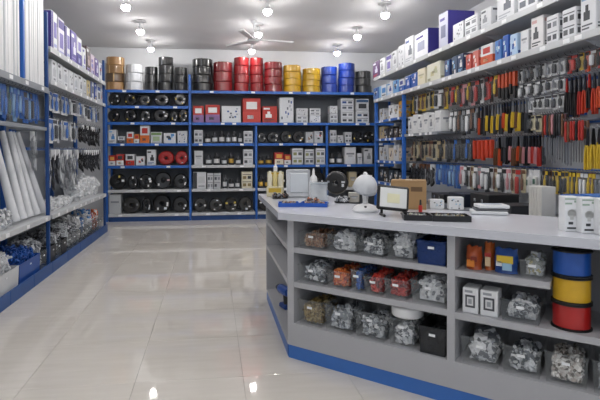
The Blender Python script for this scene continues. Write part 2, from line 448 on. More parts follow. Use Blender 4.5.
# kind, px0, px1, height px, colour/body, style, inks, description
KK = ('e6e6e6', 'd9c25a'); KW = ('f0f0f0', 'dfe6ee', 'e9e9e9'); KR = ('e8e8e8', 'c9a34a')
B_ = ('35508f', '5a606c', 'a4aab2'); R_ = ('b8332b', '3a3d42', 'd0d3d8'); O_ = ('cf6a2a', 'b8332b', '4a4d55'); K_ = ('4a4e56', '83878e', 'b4b8be'); L_ = ('7fb0d8', '4a86c2', '3a3d42')
W1, W2, W3, CR, RD, BG = 'd3d6da', 'c6c9cd', 'b9bdc1', 'd9d3bd', 'b3342c', 'b5a98c'
BACK = {
 (0, 6): [('coil', 108, 121, 13, 'k', KW), ('coil', 124, 137, 12, 'k', KK), ('coil', 139, 151, 11, 'k', KK), ('coil', 154, 170, 12, 'k', KW), ('coil', 174, 187, 13, 'k', KK)],
 (0, 5): [('coil', 108, 120, 12, 'k', KR), ('coil', 124, 137, 13, 'k', KK), ('coil', 140, 151, 12, 'k', KW), ('coil', 153, 169, 13, 'k', KW), ('coil', 171, 178, 11, 'k', KK), ('coil', 179, 188, 13, 'k', KR)],
 (0, 4): [('box', 108, 117, 13, W1, 'pict', L_, 'white carton'), ('box', 118, 125.5, 7, W1, 'half', K_, 'low white carton'), ('box', 127, 134, 11, W1, 'half', O_, 'white and orange carton'), ('box', 134.5, 140, 9, 'cf7a3a', 'half', ('e6e6e6', 'b8332b', '3a3d42'), 'orange carton'),
          ('box', 140.5, 150, 17, W1, 'half', O_, 'tall white carton'), ('box', 151, 162, 11, W2, 'band', ('6f8f5a', '9bb08a', '4a4d55'), 'pale green printed carton'), ('box', 163.5, 176, 10, W1, 'blocks', L_, 'light blue printed carton'), ('box', 177.5, 187.5, 12, W2, 'dots', B_, 'white blue-dotted carton')],
 (0, 3): [('box', 108, 116, 10, RD, 'half', ('e0e0e0', 'd8a24a', '3a3d42'), 'red and white carton'), ('box', 116.5, 124, 11, RD, 'half', ('e0e0e0', '3a3d42', 'd8a24a'), 'taller red and white carton'), ('box', 126, 135, 11, W1, 'half', R_, 'white carton with red foot'), ('box', 136, 145, 9, W1, 'blocks', R_, 'red-marked white carton'),
          ('box', 147, 156, 15, W1, 'pict', ('3a3d42', '2c2f36', '5a7aa8'), 'tall white carton'), ('coil', 158, 174, 14, 'r', ('c04038', 'c04038')), ('coil', 175, 188, 14, 'r', ('d0d0d0', 'c04038'))],
 (0, 2): [('coil', 109, 126, 15.5, 'k', KK), ('coil', 127, 137.5, 14, 'k', KW), ('coil', 138, 153, 15, 'k', KW), ('coil', 154, 171, 17, 'k', ('d8b8b8', 'f0f0f0')), ('coil', 173, 188, 15, 'k', KW)],
 (0, 1): [('box', 108, 121, 19, W3, 'plain', K_, 'pale grey carton'), ('coil', 122, 140, 16, 'd', ('8a8d92', '6a6d72')), ('coil', 141.5, 151, 15, 'k', KW), ('coil', 152, 170.5, 18, 'k', KW), ('coil', 172, 188, 16, 'k', KW)],
 (1, 5): [('box', 193, 204, 16, RD, 'half', ('8a6a9a', 'e0e0e0', '3a3d42'), 'red and purple carton'), ('box', 205.5, 220, 17, RD, 'half', ('8a6a9a', 'e4e4e4', '3a3d42'), 'wider red and purple carton'), ('box', 221.5, 241, 16, W1, 'dots', B_, 'wide white carton with dark dots'), ('box', 242.5, 260.5, 24, RD, 'half', ('c04038', 'e4e4e4', 'd0d3d8'), 'tall red carton')],
 (1, 4): [('box', 194, 203, 13, W2, 'rows', K_, 'pale grey carton'), ('reel', 204.5, 211, 9, 0), ('reel', 211.5, 218, 11, 1), ('reel', 218.5, 225, 12, 0), ('reel', 225.5, 231, 11, 1), ('reel', 231.5, 237, 12, 0), ('reel', 237.5, 242.5, 10, 1), ('box', 243.5, 252.5, 12, W2, 'rows', K_, 'grey carton with dark print')],
 (1, 3): [('box', 194, 203, 14, W2, 'plain', K_, 'tall white carton'), ('reel', 205, 212, 10, 1), ('reel', 213, 220, 12, 0), ('reel', 221, 227, 9, 1), ('reel', 228, 234, 12, 2), ('reel', 235, 241, 9, 1), ('box', 243, 252.5, 15, W1, 'rows', K_, 'tall white carton with small print')],
 (1, 2): [('box', 193, 206, 16, W1, 'stripe', ('3a3d42', 'c6cacd', '9aa0a8'), 'broad white carton with dark slot'), ('box', 207, 213, 15, W2, 'rows', K_, 'narrow white carton'), ('box', 213.5, 220.5, 15, W3, 'rows', K_, 'narrow grey carton'), ('reel', 222, 227, 13, 1), ('reel', 228, 234, 9, 0), ('reel', 234.5, 240, 10, 1), ('box', 241, 252, 16, CR, 'rows', ('8a7a52', '3a3d42', 'e0e0e0'), 'cream carton')],
 (1, 1): [('coil', 193, 207, 14, 'd', KW), ('coil', 208.5, 222.5, 14, 'd', KW), ('coil', 223.5, 237, 14, 'd', KK), ('coil', 238.5, 252, 15, 'd', KW)],
 (2, 5): [('box', 262, 277, 16, RD, 'pict', ('e4e4e4', 'e4e4e4', '3a3d42'), 'red carton with white picture'), ('box', 279, 293, 25, W1, 'dots', B_, 'tall white carton with dark dots'),
          ('box', 296, 307.5, 7.5, W1, 'rows', K_, 'lower white carton of a pair'), ('box', 296, 307.5, 7, W2, 'dots', K_, 'upper white carton of a pair', 7.5), ('box', 309, 320, 7.5, W1, 'dots', B_, 'lower dotted carton of a pair'), ('box', 309, 320, 7, W1, 'rows', K_, 'upper printed carton of a pair', 7.5)],
 (2, 4): [('coil', 257.5, 266, 11, 'k', KW), ('coil', 266.5, 279, 11, 'k', KW), ('coil', 280, 291, 12, 'k', KK), ('coil', 292, 304, 12, 'k', KR), ('box', 305, 313, 11, W3, 'blocks', ('8a6a52', '3a3d42', 'e0e0e0'), 'grey brown carton'), ('box', 313.5, 322.5, 12, W3, 'blocks', R_, 'grey carton with red marks')],
 (2, 3): [('reel', 257.5, 264, 8, 2), ('reel', 265, 272, 9, 2), ('box', 274, 283, 12, RD, 'half', ('e0d8c0', 'd8a24a', '3a3d42'), 'red and cream carton'), ('box', 283.5, 290.5, 10, RD, 'half', ('e0e0e0', 'd8a24a', '3a3d42'), 'small red carton'), ('box', 291.5, 302.5, 16, W1, 'rows', ('8a8d60', '5a5d62', 'a0a4aa'), 'tall white carton'),
          ('box', 304, 313.5, 15, W2, 'rows', ('8a8d60', '5a5d62', 'a0a4aa'), 'white carton'), ('box', 315, 325, 16, W1, 'rows', ('8a8d60', '5a5d62', 'a0a4aa'), 'taller white carton')],
 (2, 2): [('reel', 257.5, 263.5, 12, 2), ('reel', 264, 270, 11, 2), ('coil', 271, 286, 15, 'k', KR), ('coil', 287, 302, 15, 'k', KK), ('coil', 309, 325, 16, 'k', KW)],
 (2, 1): [('coil', 258, 272, 15, 'k', KR), ('coil', 273, 288, 15, 'k', KW)],
 (3, 5): [('box', 329, 337, 9, W1, 'rows', K_, 'lower white carton by the post'), ('box', 329, 337, 8, W1, 'dots', K_, 'upper white carton by the post', 9), ('box', 340, 353, 12.5, W1, 'rows', K_, 'lower white carton with dark windows'), ('box', 340, 353, 12, W1, 'rows', B_, 'upper white carton with dark windows', 12.5),
          ('box', 355, 368, 12, W1, 'rows', ('39577f', '3a3d42', '9aa0a8'), 'lower grey-blue printed carton'), ('box', 355, 368, 12, W2, 'band', ('39577f', '3a3d42', '9aa0a8'), 'upper grey-blue printed carton', 12)],
 (3, 4): [('box', 329, 336, 13, W2, 'rows', K_, 'tall pale carton'), ('box', 336.5, 343, 8, W2, 'blocks', K_, 'low pale carton'), ('box', 344, 351, 11, W2, 'rows', K_, 'pale carton'), ('coil', 352, 362, 12, 'k', KK), ('coil', 363, 374, 12, 'k', KK)],
 (3, 3): [('reel', 329, 335, 11, 0), ('reel', 336, 343, 11, 1), ('box', 344, 355, 17, W1, 'plain', K_, 'tall white carton'), ('box', 356.5, 361.5, 11, W1, 'plain', K_, 'small white carton'), ('box', 363, 371.5, 16, W2, 'pict', K_, 'grey white carton')],
 (3, 2): [('coil', 329, 347, 19, 'k', KW), ('box', 348, 356, 15, BG, 'plain', K_, 'brown carton'), ('coil', 357, 374, 17, 'k', KW)],
}
def reel_mesh(kind):
    cols = [('2c2e32', 'dcdcdc'), ('3a3d42', 'cfd3d6'), ('2c2e32', 'c9a34a')][kind]
    def make():
        b = MB()
        b.lathe([(.0, 0), (.46, 0), (.5, .03), (.5, .09), (.4, .12), (.4, .55), (.5, .58), (.5, .66), (.38, .72), (.3, .86), (.3, 1.0), (0, 1.0)], 18, mi=0)
        return b.mesh('tub', [mat(cols[0], .4)], True)
    def lab():
        return MB().lathe([(.41, .16), (.41, .5)], 18).mesh('paper_label', mat(cols[1], .5), False)
    return cached(('reel', kind), make), cached(('reell', kind), lab)
n_it = 0
for (b, L), items in BACK.items():
    z = LEV[L]
    where = f'{BAYN[b]} bay, {LEVN[L]} shelf of back rack'
    for i, it in enumerate(items):
        n_it += 1
        x0, x1 = bX(it[1]), bX(it[2]); w = x1 - x0; h = it[3] * SPX; x = (x0 + x1) / 2
        
        if L != 5: x0 = max(x0, PX[b] + .03); x1 = min(x1, PX[b + 1] - .03)
        w = x1 - x0; x = (x0 + x1) / 2
        pos = f'{ordinal(i)} from left'
        if it[0] == 'coil':
            cn = COLN[it[4]]
            c = {'k': '141517', 'r': 'a3211f', 'd': '2b2a28'}[it[4]]
            upright_coil(f'{cn} film-wrapped cable coil, {pos}, {where}', f'wrapped coils on the back rack', (x, BRY + .06 + w * .21, z), RND.uniform(-.05, .05), w, h, c, it[5], n_it)
        elif it[0] == 'reel':
            me, lb = reel_mesh(it[4])
            nm = ['dark tub with white label', 'grey tub with pale label', 'dark tub with yellow label'][it[4]]
            o = tag(put('tub', me, None, (x, BRY + .05 + w / 2, z + .0012), 0, (w, w, h)), f'{nm}, {pos}, {where}', 'tub', 'small tubs on the back rack')
            put('paper_label', lb, o)
        else:
            dz = (it[8] if len(it) > 8 else 0) * SPX
            dz = round(dz, 2)
            d = min(.32, max(.12, w * 1.1))
            if len(it) > 8 or (i + 1 < len(items) and len(items[i + 1]) > 8): pos = ''
            carton('carton', f'{it[7]}{", " + pos if pos else ""}, {where}', 'box', 'cartons on the back rack', (x, BRY + .04 + d / 2, z + dz * 1.0 + (.006 if dz else 0)), RND.uniform(-.03, .03) if not dz else 0, w - .006, d, h, it[4], it[5], it[6], n_it)

# stacks of coils on the top of the back rack
STK = [ # px0 px1 height px, count, colours, name
 (105.5, 124, 33, ['9a7448', '5a4530', '8a6840', 'a37c50'], 'tan'), (125, 143, 26, ['c9ccd0'] * 3, 'pale grey'), (145, 157.5, 24, ['1a1b1d'] * 3, 'black'), (158.5, 173.5, 34, ['1a1b1d'] * 4, 'black'),
 (174.5, 187, 24, ['1d1e20'] * 3, 'black'), (193, 213, 33, ['1a1a1b'] * 4, 'black'), (214, 233, 30, ['7f1a1f'] * 3, 'dark red'), (234.5, 249.5, 35, ['8a181c'] * 4, 'red'), (250.5, 264, 35, ['84181c'] * 4, 'red'),
 (265, 283, 31, ['7c1a1f'] * 4, 'dark red'), (284.5, 302, 28, ['c59a1e'] * 4, 'yellow'), (303.5, 321, 25, ['c29b22'] * 4, 'yellow'), (322.5, 338, 27, ['1f3f9c'] * 3, 'blue'), (339.5, 355.5, 31, ['1c3a94'] * 4, 'blue'), (357, 372, 23, ['2a2c2e'] * 3, 'charcoal')]
for k, (p0, p1, hp, cols, cn) in enumerate(STK):
    x0, x1 = bX(p0), bX(p1); w = x1 - x0; H = hp * .0186; n = len(cols); hh = H / n
    for j in range(n):
        lev = ['bottom', 'second', 'third', 'fourth'][j] if j < n - 1 else 'top'
        o = put('cable_coil', coil_flat_mesh(cols[j], 0), None, ((x0 + x1) / 2 + RND.uniform(-.008, .008), BRY + .03 + max(w, .3) / 2, LEV[7] + .0015 + j * hh), RND.uniform(0, 6), (w, w, hh * .985))
        tag(o, f'{cn} cable coil, {lev} one of {ordinal(k)} stack from left on top of back rack', 'cable coil', 'cable coils stacked on the back rack')
        for q in range(4): put('wrap_band', band_mesh({'pale grey': 'e6e8ea', 'tan': 'c9a878'}.get(cn, '55585c' if cn in ('black', 'charcoal') else cols[j])), o, (0, 0, 0), q * R90 + .5)

# ------------------------------------------------------------------ hanging goods (origin = hanging point, front = -y, size 1 x 1 x 1)
def hang_mesh(kind, part, c):
    def make():
        b = MB(); mm = mat(c, .4) if c != 'x' else CLEAR; sm = False
        if part == 'card':
            b.plate([(-.5, -1), (.5, -1), (.5, -.06), (.42, 0), (-.42, 0), (-.5, -.06)], .25, .45)
        elif part == 'blister':
            b.box((0, -.12, -.56), (.84, .7, .72), 0, .08); mm = CLEAR
        elif part == 'content':
            v = int(c, 16) % 3 if kind != 'meter' else 0
            if v == 0: b.box((0, -.1, -.58), (.62, .5, .6), 0, .1)
            elif v == 1: b.lathe([(0, -.9), (.2, -.88), (.26, -.7), (.26, -.45), (.14, -.36), (.1, -.2), (0, -.2)], 8, (0, -.1, 0))
            else: b.box((-.15, -.1, -.52), (.2, .4, .6), 0, .06); b.box((.16, -.1, -.62), (.24, .4, .44), 0, .06)
        elif part == 'header':
            b.box((0, .22, -.12), (.96, .1, .16))
        elif part == 'window':
            b.box((0, -.37, -.5), (.34, .06, .22))
        elif part == 'jaw':
            b.plate([(-.1, 0), (.1, 0), (.16, -.1), (.3, -.3), (.26, -.42), (.1, -.46), (-.1, -.46), (-.26, -.42), (-.3, -.3), (-.16, -.1)], -.18, .18); mm = mat(c, .3, .8)
            b.cyl((0, 0, -.36), .14, .5, 10, 'y')
        elif part in ('handle_a', 'handle_b'):
            s = -1 if part == 'handle_a' else 1
            b.plate([(s * .06, -.42), (s * .22, -.40), (s * .4, -.56), (s * .5, -.8), (s * .46, -1), (s * .28, -1), (s * .31, -.8), (s * .22, -.6)], -.5, .5)
        elif part == 'cutter_body':
            b.plate([(-.3, -.02), (.3, -.02), (.42, -.12), (.42, -.55), (-.42, -.55), (-.42, -.12)], -.5, .5)
        elif part == 'cutter_grip':
            b.plate([(-.42, -.55), (.42, -.55), (.5, -.7), (.36, -1), (-.3, -1), (-.46, -.75)], -.45, .45)
        elif part == 'driver_handle':
            b.lathe([(.2, 0), (.42, -.03), (.5, -.1), (.42, -.24), (.5, -.38), (.36, -.46), (.22, -.48)], 10); sm = True
        elif part == 'driver_shaft':
            b.lathe([(.14, -.47), (.14, -.94), (.2, -.96), (.06, -1)], 6); mm = mat(c, .3, .85)
        elif part == 'loop':
            for q, (rx, rz, dy) in enumerate([(.46, .42, -.2), (.38, .4, .02), (.42, .36, .2), (.3, .38, -.05)]):
                b.tube([(rx * math.cos(t * math.pi / 8), dy + .12 * math.sin(t), -.55 + rz * math.sin(t * math.pi / 8)) for t in range(16)], .055, 5, 0, True)
            sm = True
        elif part == 'tie':
            b.box((0, 0, -.13), (.34, .9, .24), 0, .05)
        return b.mesh(part, mm, sm)
    return cached(('h', kind, part, c), make)

HK = {
 'pack': lambda a, c: [('card', 'card', a), ('content', 'content', c), ('blister', 'blister', 'x'), ('header', 'header', c)],
 'meter': lambda a, c: [('card', 'card', a), ('content', 'content', 'd8d8d4'), ('display', 'window', c), ('blister', 'blister', 'x')],
 'pliers': lambda a, c: [('jaw', 'jaw', c), ('handle', 'handle_a', a), ('handle', 'handle_b', a)],
 'cutter': lambda a, c: [('body', 'cutter_body', a), ('grip', 'cutter_grip', c)],
 'driver': lambda a, c: [('handle', 'driver_handle', a), ('shaft', 'driver_shaft', c)],
 'lead': lambda a, c: [('loop', 'loop', a), ('tie', 'tie', c)],
}
HNAME = {'pack': ('blister_pack', 'pack'), 'meter': ('meter_pack', 'pack'), 'pliers': ('pliers', 'pliers'), 'cutter': ('cable_cutter', 'cutter'), 'driver': ('screwdriver', 'screwdriver'), 'lead': ('cable_bundle', 'cable')}
def hung(kind, label, group, loc, rz, w, t, h, a, c):
    nm, cat = HNAME[kind]
    o = tag(put(nm, None, None, loc, rz, (w, t, h)), label, cat, group)
    for pn, part, col in HK[kind](a, c): put(pn, hang_mesh(kind, part, col), o)
    return o
CN = {'d9b93a': 'yellow', 'e2e4e6': 'white', '1d1e20': 'black', 'd8cfae': 'cream', 'c98f95': 'pink', 'b5332c': 'red', 'c64f2b': 'orange', 'b9a884': 'beige', '6b4a36': 'brown', '2d62ad': 'blue',
      '8c9096': 'grey', 'd8c63a': 'bright yellow', '3c3f45': 'charcoal', '7ba0c8': 'pale blue', 'cdd2d6': 'silver', '5a6f68': 'grey-green', 'bf4028': 'red-orange', 'c9cdd1': 'light grey'}
KD = {'pack': '{} carded blister pack', 'meter': '{} pack with green display', 'pliers': '{}-handled pliers', 'cutter': '{} cable cutter', 'driver': '{}-handled screwdriver', 'lead': '{} coiled lead'}
HOOK_R = MB().tube([(0, 0, 0), (0, -.2, 0), (0, -.215, .008), (0, -.22, .022)], .003, 5).mesh('hook', CHROME)
counts = {}
def zone(rack, wall, side, Xrail, p0, p1, ztop, h, kind, cols, n, row, deep=1, t=.035, wf=.86, Xitem=None):
    """a rail on a wall with n hooks; p0..p1 far..near limits along the wall"""
    ya, yb = max(p0, p1), min(p0, p1)
    rz = -R90 if side > 0 else R90
    rail = put('rail', MB().box((Xrail + side * .012, (ya + yb) / 2, ztop), (.022, ya - yb, .03), 0, .003).mesh('rail', BLUE if row != 'top' else STEEL), rack)
    sp = (ya - yb) / n
    for k in range(n):
        y = ya - (k + .5) * sp
        put('hook', HOOK_R, rail, (Xrail, y, ztop + .003), rz)
        i = counts.get((wall, row), 0); counts[(wall, row)] = i + 1
        for q in range(deep):
            a, c = cols[(k + q * 2) % len(cols)] if RND.random() < .6 else RND.choice(cols)
            hh = h * RND.uniform(.78, 1.0); w = sp * wf * RND.uniform(.78, 1.0)
            lab = KD[kind].format(CN.get(a, 'grey')) + f', {ordinal(i)} hook from far end, {row} row of {wall}'
            if deep > 1: lab = ('front ' if q == 0 else 'rear ') + lab
            X = Xrail - side * (.19 - q * (t * 1.15 + .012))
            hung(kind, lab, f'goods hanging on the {wall}', (X, y, ztop - .003), rz + RND.uniform(-.22, .22), w, t, hh, a, c)

# ------------------------------------------------------------------ piles of small parts
def pile_mesh(w, d, h, n, shapes, cols, size, seed, rough=.4, metal=0.0):
    r = random.Random(seed); b = MB()
    def top(x, y): return h * (1 - .16 * (abs(x) / (w / 2)) ** 2 - .14 * (abs(y) / (d / 2)) ** 2)
    N = 6
    vs = []; fs = []
    for i in range(N + 1):
        for j in range(N + 1):
            x, y = -w / 2 + w * i / N, -d / 2 + d * j / N
            vs.append((x * .8, y * .72 + d * .06, max(.004, top(x, y) * .42 + r.uniform(-.3, .1) * size)))
    for i in range(N):
        for j in range(N): fs.append((i * (N + 1) + j, (i + 1) * (N + 1) + j, (i + 1) * (N + 1) + j + 1, i * (N + 1) + j + 1))
    o = len(vs)
    vs += [(x * .8, y * .72 + d * .06, .001) for x, y in ((-w / 2, -d / 2), (w / 2, -d / 2), (w / 2, d / 2), (-w / 2, d / 2))]
    fs.append((o, o + 1, o + 2, o + 3))
    A = lambda i, j: i * (N + 1) + j
    fs.append([o] + [A(i, 0) for i in range(N + 1)] + [o + 1]); fs.append([o + 3] + [A(i, N) for i in range(N + 1)] + [o + 2])
    fs.append([o] + [A(0, j) for j in range(N + 1)] + [o + 3]); fs.append([o + 1] + [A(N, j) for j in range(N + 1)] + [o + 2])
    b.add(vs, fs, 0)
    for k in range(int(n * 2.6)):
        s = size * r.uniform(.75, 1.15)
        x, y = r.uniform(-1, 1) * (w / 2 - s * .62), r.uniform(-1, 1) * (d / 2 - s * .62)
        if k % 2 == 0: y = -(d / 2 - s * r.uniform(.62, 1.3))
        elif k % 7 == 1: x = (w / 2 - s * .62)
        zt = top(x, y)
        z = max(s * .62, zt * (r.uniform(.05, 1.0) if k % 2 == 0 or k % 7 == 1 else r.uniform(.7, 1.0)) + r.uniform(-.2, .2) * s)
        M = Euler((r.uniform(0, 6.3), r.uniform(0, 6.3), r.uniform(0, 6.3))).to_matrix(); c = Vector((x, y, z)); mi = r.randrange(len(cols)); sh = shapes[k % len(shapes)]
        if sh == 'bolt':
            b.lathe([(s * .1, -s * .5), (s * .1, s * .3)], 6, c, 'z', mi, M); b.lathe([(s * .27, s * .3), (s * .27, s * .48)], 6, c, 'z', mi, M)
        elif sh == 'tube': b.lathe([(s * .22, -s * .45), (s * .22, s * .45), (s * .16, s * .45), (s * .16, -s * .45), (s * .22, -s * .45)], 8, c, 'z', mi, M)
        elif sh == 'bit': b.box(c, (s, s * .4, s * .25), mi, s * .05, M)
        elif sh == 'nut': b.lathe([(s * .3, -s * .2), (s * .3, s * .2)], 6, c, 'z', mi, M)
        elif sh == 'clip':
            b.add([M @ Vector(v) + c for v in [(-.5 * s, -.2 * s, -.3 * s), (.5 * s, -.2 * s, -.3 * s), (.5 * s, -.2 * s, .35 * s), (.3 * s, -.2 * s, .35 * s), (.3 * s, -.2 * s, -.1 * s), (-.3 * s, -.2 * s, -.1 * s), (-.3 * s, -.2 * s, .35 * s), (-.5 * s, -.2 * s, .35 * s),
                   (-.5 * s, .2 * s, -.3 * s), (.5 * s, .2 * s, -.3 * s), (.5 * s, .2 * s, .35 * s), (.3 * s, .2 * s, .35 * s), (.3 * s, .2 * s, -.1 * s), (-.3 * s, .2 * s, -.1 * s), (-.3 * s, .2 * s, .35 * s), (-.5 * s, .2 * s, .35 * s)]],
                  [(0, 1, 2, 3, 4, 5, 6, 7), (8, 9, 10, 11, 12, 13, 14, 15)] + [(i, (i + 1) % 8, 8 + (i + 1) % 8, 8 + i) for i in range(8)], mi)
        elif sh == 'elbow':
            b.tube([M @ Vector(v) * s + c for v in [(-.4, 0, -.25), (0, 0, -.25), (.2, 0, -.15), (.3, 0, .05), (.3, 0, .4)]], s * .13, 7, mi)
        elif sh == 'bag':
            b.box(c, (s, s * .8, s * .3), mi, s * .13, M)
    return b.mesh('pile', [mat(q, rough, metal, .12) for q in cols])

def pile(label, cat, loc, rz, w, d, h, n, shapes, cols, size, seed, rough=.4, metal=0.0):
    o = put('small_parts', pile_mesh(w, d, h, n, shapes, cols, size, seed, rough, metal), None, (loc[0], loc[1], loc[2] + .0015), rz)
    return tag(o, label, cat, kind='stuff')

def bin_thing(label, group, loc, rz, w, d, h, m, name='clear_bin', tagc=True, cat='bin'):
    key = ('bin', round(w, 3), round(d, 3), round(h, 3), m.name)
    def make():
        b = MB(); t = .003; fl = .006
        b.box((0, 0, t / 2), (w - 2 * fl, d - 2 * fl, t))
        def wall(p, q):
            (x0, y0), (x1, y1) = p, q
            n = Vector((y1 - y0, x0 - x1, 0)).normalized() * t
            lo = [Vector((x0 - math.copysign(fl, x0), y0 - math.copysign(fl, y0), t)), Vector((x1 - math.copysign(fl, x1), y1 - math.copysign(fl, y1), t))]
            hi = [Vector((x0, y0, h)), Vector((x1, y1, h))]
            vs = [lo[0], lo[1], hi[1], hi[0]]; vs += [v - n for v in vs]
            b.add(vs, [(0, 1, 2, 3), (4, 5, 6, 7), (0, 1, 5, 4), (1, 2, 6, 5), (2, 3, 7, 6), (3, 0, 4, 7)])
        c = [(-w / 2, -d / 2), (w / 2, -d / 2), (w / 2, d / 2), (-w / 2, d / 2)]
        for i in range(4): wall(c[i], c[(i + 1) % 4])
        return b.mesh('bin', m)
    def rim():
        b = MB(); r = .006
        for sx in (-1, 1): b.box((sx * w / 2, 0, h), (r, d + r, r))
        for sy in (-1, 1): b.box((0, sy * d / 2, h), (w + r, r, r))
        return b.mesh('rim', m)
    o = tag(put(name, cached(key, make), None, loc, rz), label, cat, group)
    put('rim', cached(key + ('r',), rim), o)
    if tagc: put('tag', cached(('btag',), lambda: MB().box((0, 0, 0), (.032, .003, .013)).mesh('tag', TAG)), o, (0, -d / 2 - .003, h * .74))
    return o

# ------------------------------------------------------------------ left rack
LX = -1.69
left_rack = tag(put('shelving_rack', None, None), 'blue and grey wall rack with white trunking and hanging leads along the left wall', 'shelving rack')
for y in (2.6, 5.31, 8.0):
    post(left_rack, LX - .03, y, 0, 2.75 if y > 3 else 2.6, .035, BLUEDK)
    post(left_rack, -2.16, y, 0, 2.75)
post(left_rack, LX - .03, 4.66, 1.96, 3.24, .04)
post(left_rack, -2.1, 6.65, .62, 2.4, .04, BLUEDK)
put('back_panel', MB().box((-2.192, 5.3, 1.5), (.01, 5.4, 2.4)).mesh('back_panel', mat('8f959b', .6)), left_rack)
shelf_with_tags(left_rack, -2.18, LX - .006, 2.63, 5.28, 1.95, .04, '+x', STEEL, STEEL, 7, 1, .06)
shelf_with_tags(left_rack, -2.18, LX - .006, 5.34, 7.97, 2.40, .035, '+x', SHELFGREY, SHELFGREY, 8, 2, .06)
shelf_with_tags(left_rack, -2.18, LX - .006, 5.34, 7.97, 2.05, .035, '+x', SHELFGREY, SHELFGREY, 8, 3, .05)
shelf_with_tags(left_rack, -2.18, LX - .006, 2.63, 5.28, .62, .04, '+x', SHELFGREY, SHELFGREY, 7, 4, .05)
shelf_with_tags(left_rack, -2.18, LX - .006, 5.34, 7.97, .62, .04, '+x', SHELFGREY, SHELFGREY, 9, 5, .05)
shelf_with_tags(left_rack, -2.18, LX - .03, 2.63, 5.28, .10, .02, '+x', BLUEDK, BLUEDK, 0, 6, .02)
shelf_with_tags(left_rack, -2.18, LX - .03, 5.34, 7.97, .10, .02, '+x', BLUEDK, BLUEDK, 0, 7, .02)
tb = MB().box((0, 0, .06), (.015, .535, .12), 0, .003).mesh('toe_board', mat('22508f', .4))
y = 2.9
while y < 8.0:
    put('toe_board', tb, left_rack, (LX, y, 0)); y += .54

# white trunking lengths standing on the upper near shelf
y = 3.9; k = 0
tr_me = MB().box((0, 0, .62), (.05, .046, 1.24), 0, .004).mesh('trunking', WHITEP)
tr_lid = MB().box((.0265, 0, .62), (.003, .034, 1.23)).mesh('trunking_lid', WHITE)
while y < 5.24:
    if abs(y - 4.66) > .055:
        side = 'near' if y < 4.66 else 'far'
        o = tag(put('trunking_length', tr_me, None, (LX - .055 + RND.uniform(-.012, .006), y, 1.9515), RND.uniform(-.05, .05), (1, 1, RND.uniform(.97, 1.03))),
                f'white plastic trunking length, {ordinal(k)} in the upright bundle {side} side of blue strut', 'trunking', 'upright trunking on the left rack')
        put('lid', tr_lid, o); k += 1
    else: k = 0
    y += .0515
zone(left_rack, 'near left wall', -1, -1.95, 5.2, 3.5, 1.87, .31, 'pack', [('2d62ad', '2d62ad'), ('7ba0c8', '2d62ad'), ('2d62ad', '3c3f45'), ('2d62ad', '7ba0c8'), ('3c3f45', '5a6f68')], 22, 'top', 1, .04, wf=.95)
put('rail', MB().box((LX - .02, 4.4, 1.52), (.03, 1.66, .035), 0, .004).mesh('rail', STEEL), left_rack)
# leaning white conduits
for k, (pb, pt) in enumerate([(15, -8), (22, 2), (29, 9), (36, 12), (43, 17)]):
    a = hit(pb, 211, 0, -1.80); t = hit(pt, 134, 0, -1.96)
    p0 = Vector((-1.80, a.y, .635)); p1 = Vector((-1.96, t.y, 1.47))
    L = (p1 - p0).length
    me = MB().lathe([(.046, 0), (.046, .05), (.042, .055), (.026, L), (.02, L), (.036, .02), (.046, 0)], 14).mesh('conduit', WHITEP, True)
    q = (p1 - p0).to_track_quat('Z', 'Y')
    o = put('conduit', me, None, p0 + Vector((0, 0, .012))); o.rotation_euler = q.to_euler()
    tag(o, f'white plastic conduit leaning on the left wall, {ordinal(k)} counted from the near side', 'conduit', 'leaning conduits')
# cord hanks beside the conduits
zone(left_rack, 'conduit corner', -1, -2.0, 5.25, 5.11, 1.50, .5, 'lead', [('c9cdd1', '8c9096'), ('8c9096', 'e2e4e6'), ('3c3f45', '8c9096')], 2, 'single', 1, .05)
pile('pile of white plastic conduit fittings on the near lower shelf', 'fittings', (-1.87, 4.14, .621), R90, .7, .33, .15, 110, ['elbow', 'tube', 'bit', 'elbow'], ['e2e4e6', 'd4d7da', '9a9ea4'], .085, 11)
# boxes on the far bay
def lY(px): return hit(px, 100, 0, -1.72).y
PUR = ('3b2f86', '6a5fae', '9aa0d0')
LTOP = [(53.5, 59.5, .44, W1, 'stripe', PUR, 'white carton with purple edge'), (60.5, 66.5, .43, 'd9d6e4', 'band', PUR, 'lilac white carton'), (67, 72, .40, W1, 'stripe', PUR, 'purple striped white carton'), (73, 78.5, .41, '5a4e9a', 'pict', ('e4e4ee', 'd8d8e8', '8a80c0'), 'purple carton'),
        (79, 83.5, .39, W1, 'half', PUR, 'white carton with purple foot'), (84, 87.5, .31, W1, 'pict', PUR, 'white carton with picture'), (88, 92, .37, '4a3a3e', 'pict', ('d8d8d8', 'b8a0a0', '8a80c0'), 'dark brown carton'), (92.5, 96, .31, 'c4b4c4', 'blocks', PUR, 'mauve carton'),
        (96.5, 100, .3, '5a4a8a', 'pict', ('e4e4ee', 'd8d8e8', '8a80c0'), 'small purple carton'), (100.5, 103.2, .28, 'd5d8db', 'blocks', ('b8332b', '3b2f86', '3a3d42'), 'pale carton with red marks')]
